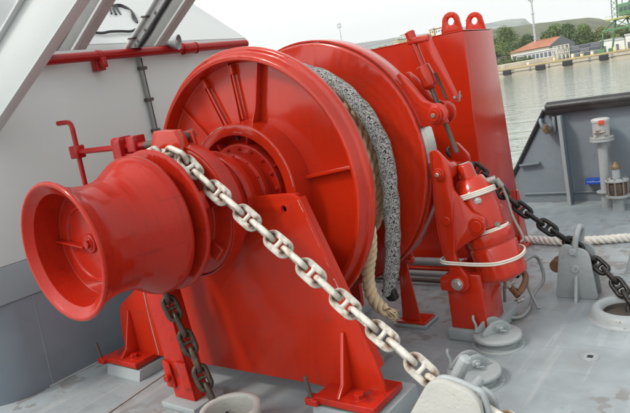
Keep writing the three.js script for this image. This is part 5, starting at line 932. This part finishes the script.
{ // wooded hills far inland and the built-up slope at the left
  const hz = [[-3600, 320], [-3200, 330], [-2500, 285], [-2007, 243], [-1901, 247], [-1800, 241], [-1684, 233], [-1597, 230], [-1430, 222], [-1263, 214], [-1107, 207], [-1033, 205], [-947, 195], [-898, 152], [-800, 100], [-630, 72], [-494, 62], [-200, 60], [600, 60], [2500, 40]];
  const hh = z => { for (let i = 1; i < hz.length; i++) if (z <= hz[i][0]) { const t = (z - hz[i - 1][0]) / (hz[i][0] - hz[i - 1][0]); return mix(hz[i - 1][1], hz[i][1], t * t * (3 - 2 * t)); } return 40; };
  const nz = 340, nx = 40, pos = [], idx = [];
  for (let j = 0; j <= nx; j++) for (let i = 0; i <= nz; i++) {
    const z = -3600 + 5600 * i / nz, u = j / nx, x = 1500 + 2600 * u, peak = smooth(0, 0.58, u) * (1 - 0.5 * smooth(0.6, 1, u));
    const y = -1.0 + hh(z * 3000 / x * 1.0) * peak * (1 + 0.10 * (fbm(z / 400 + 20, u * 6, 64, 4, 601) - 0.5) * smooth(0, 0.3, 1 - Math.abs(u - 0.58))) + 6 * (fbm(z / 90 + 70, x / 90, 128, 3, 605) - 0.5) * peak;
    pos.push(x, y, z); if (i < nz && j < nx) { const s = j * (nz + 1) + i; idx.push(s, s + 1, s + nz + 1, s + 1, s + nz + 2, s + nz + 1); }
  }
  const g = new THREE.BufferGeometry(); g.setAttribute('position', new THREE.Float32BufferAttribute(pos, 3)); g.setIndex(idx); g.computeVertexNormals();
  struct('hills', g, paint([0.20, 0.22, 0.20], { rough: 1, vary: 0.8, grime: 0.5, grimeCol: [0.05, 0.075, 0.045], s: 610, freq: 6, tile: 500, bump: 0 }), { crease: 0 });  // pale grey base colour stands in for distance haze over the woods
  // nearer slope that carries the houses at the left
  const p2 = [], i2 = [], na = 60, nb = 30;
  const sy = (s, d) => { const f = smooth(-140, -260, s), g2 = smooth(90, 260, d); return -1.4 + (44 + (s < -300 ? (-300 - s) * 0.03 : 0)) * f * g2; };
  for (let j = 0; j <= nb; j++) for (let i = 0; i <= na; i++) { const s = -900 + 800 * i / na, d = 80 + 420 * j / nb, q = Q(s, sy(s, d) + 1.5 * (fbm(i / 4, j / 4, 64, 3, 620) - 0.5), d); p2.push(q.x, q.y, q.z); if (i < na && j < nb) { const k = j * (na + 1) + i; i2.push(k, k + 1, k + na + 1, k + 1, k + na + 2, k + na + 1); } }
  const g3 = new THREE.BufferGeometry(); g3.setAttribute('position', new THREE.Float32BufferAttribute(p2, 3)); g3.setIndex(i2); g3.computeVertexNormals();
  struct('hillside', g3, paint([0.12, 0.13, 0.08], { rough: 1, vary: 0.5, grime: 0.5, grimeCol: [0.08, 0.10, 0.05], s: 622, freq: 6, tile: 80, bump: 0 }), { crease: 0 });
  function house(label, s0, s1, d, y0, y1, wm, rm, rows, colm, grp) {
    const t = thing('apartment_block', label, 'building', Q((s0 + s1) / 2, y0, d).toArray(), grp);
    part(t, 'wall', qbox(s0, s1, y0, y1, d, d + 12, 0.05), wm);
    const hipRoof = () => { // eaves, a ridge and a hipped left end
    const e = 6.5, y = 10.5, A = [-6.6, e, 25], B = [19, e, 25], C = [19, e, 47], D = [-6.6, e, 47], R0 = [1.5, y, 36], R1 = [19, y, 36], g = new THREE.BufferGeometry();
    const f = [[A, B, R1], [A, R1, R0], [C, D, R0], [C, R0, R1], [D, A, R0], [A, C, B], [A, D, C]].flat(2); g.setAttribute('position', new THREE.Float32BufferAttribute(f, 3)); g.computeVertexNormals(); return onShore(g);
  };
  const r = part(t, 'roof', qbox(s0 - 0.4, s1 + 0.4, y1 + 0.02, y1 + 0.9, d - 0.4, d + 12.4, 0.05), rm);
    part(r, 'chimney', qbox(s0 + 1, s0 + 2.2, y1 + 0.92, y1 + 2.4, d + 4, d + 5.2, 0.03), wm);
    for (let a = 0; a < rows; a++) for (let b = 0; b < colm; b++) { const w = (s1 - s0) / colm, h = (y1 - y0) / Math.max(rows, 1); part(t, 'window', qbox(s0 + w * (b + 0.28), s0 + w * (b + 0.72), y1 - h * (a + 0.75), y1 - h * (a + 0.3), d - 0.12, d + 0.02, 0.01), FM.pane); }
  }
  house('cream apartment block on the slope left of the screw head of the brake', -289.5, -281.7, 200, 26, 45.2, FM.yellow, FM.roofGrey, 5, 3);
  house('tall pale apartment block directly behind the top of the brake screw', -300.6, -292.7, 222, 30, 50.8, FM.whitewall, FM.roofGrey, 6, 3);
  house('pale flat roofed block right of the brake screw, behind the red casing edge', -234.5, -228.6, 200, 26, 46.4, FM.yellow, FM.roofGrey, 5, 2);
  house('white block near the left lifting lug, beyond the red casing', -226, -216.5, 200, 24, 45.8, FM.whitewall, FM.tile, 5, 3);
  house('lower grey block between the two pale blocks near the lifting lug', -229.5, -222, 215, 24, 42.6, FM.shed, FM.tile, 4, 2);
  const hl = ['tiny white house farthest left on the slope, just above the drum', 'tiny brown roofed house second from the left on the slope above the drum', 'tiny cream house third from the left on the slope above the drum', 'tiny dark roofed house in the middle of the slope above the drum', 'tiny white house fifth from the left on the slope above the drum', 'tiny grey house nearest the cream apartment block on the slope'];
  hl.forEach((l, k) => { const s = -418 + k * 21 + rr(-3, 3), y = 47.5 - k * 1.1 + rr(-1, 1); house(l, s, s + rr(6, 10), 246 + rr(-6, 6), y - 8, y, [FM.whitewall, FM.shed, FM.yellow, FM.dark2, FM.whitewall, FM.shed][k], [FM.roofGrey, FM.tile, FM.roofGrey, FM.dark2, FM.tile, FM.roofGrey][k], 2, 3, null); });
  for (let k = 0; k < 9; k++) tree('tree', ['dark tree at the far left of the slope above the drum', 'dark tree by the leftmost houses above the drum', 'dark tree between the left houses above the drum', 'dark tree by the third house above the drum', 'dark tree in the middle of the slope above the drum', 'dark tree right of the middle houses above the drum', 'dark tree left of the cream apartment block', 'dark tree right of the pale tall apartment block', 'dark tree left of the red casing lug'][k], -430 + k * 19 + rr(-4, 4) + (k === 8 ? 20 : 0), 238, 36 + rr(-2, 1), 49.5 - k * 0.9 + rr(-1.5, 1.5), 13, 1);
}

renderer.render(scene, camera);
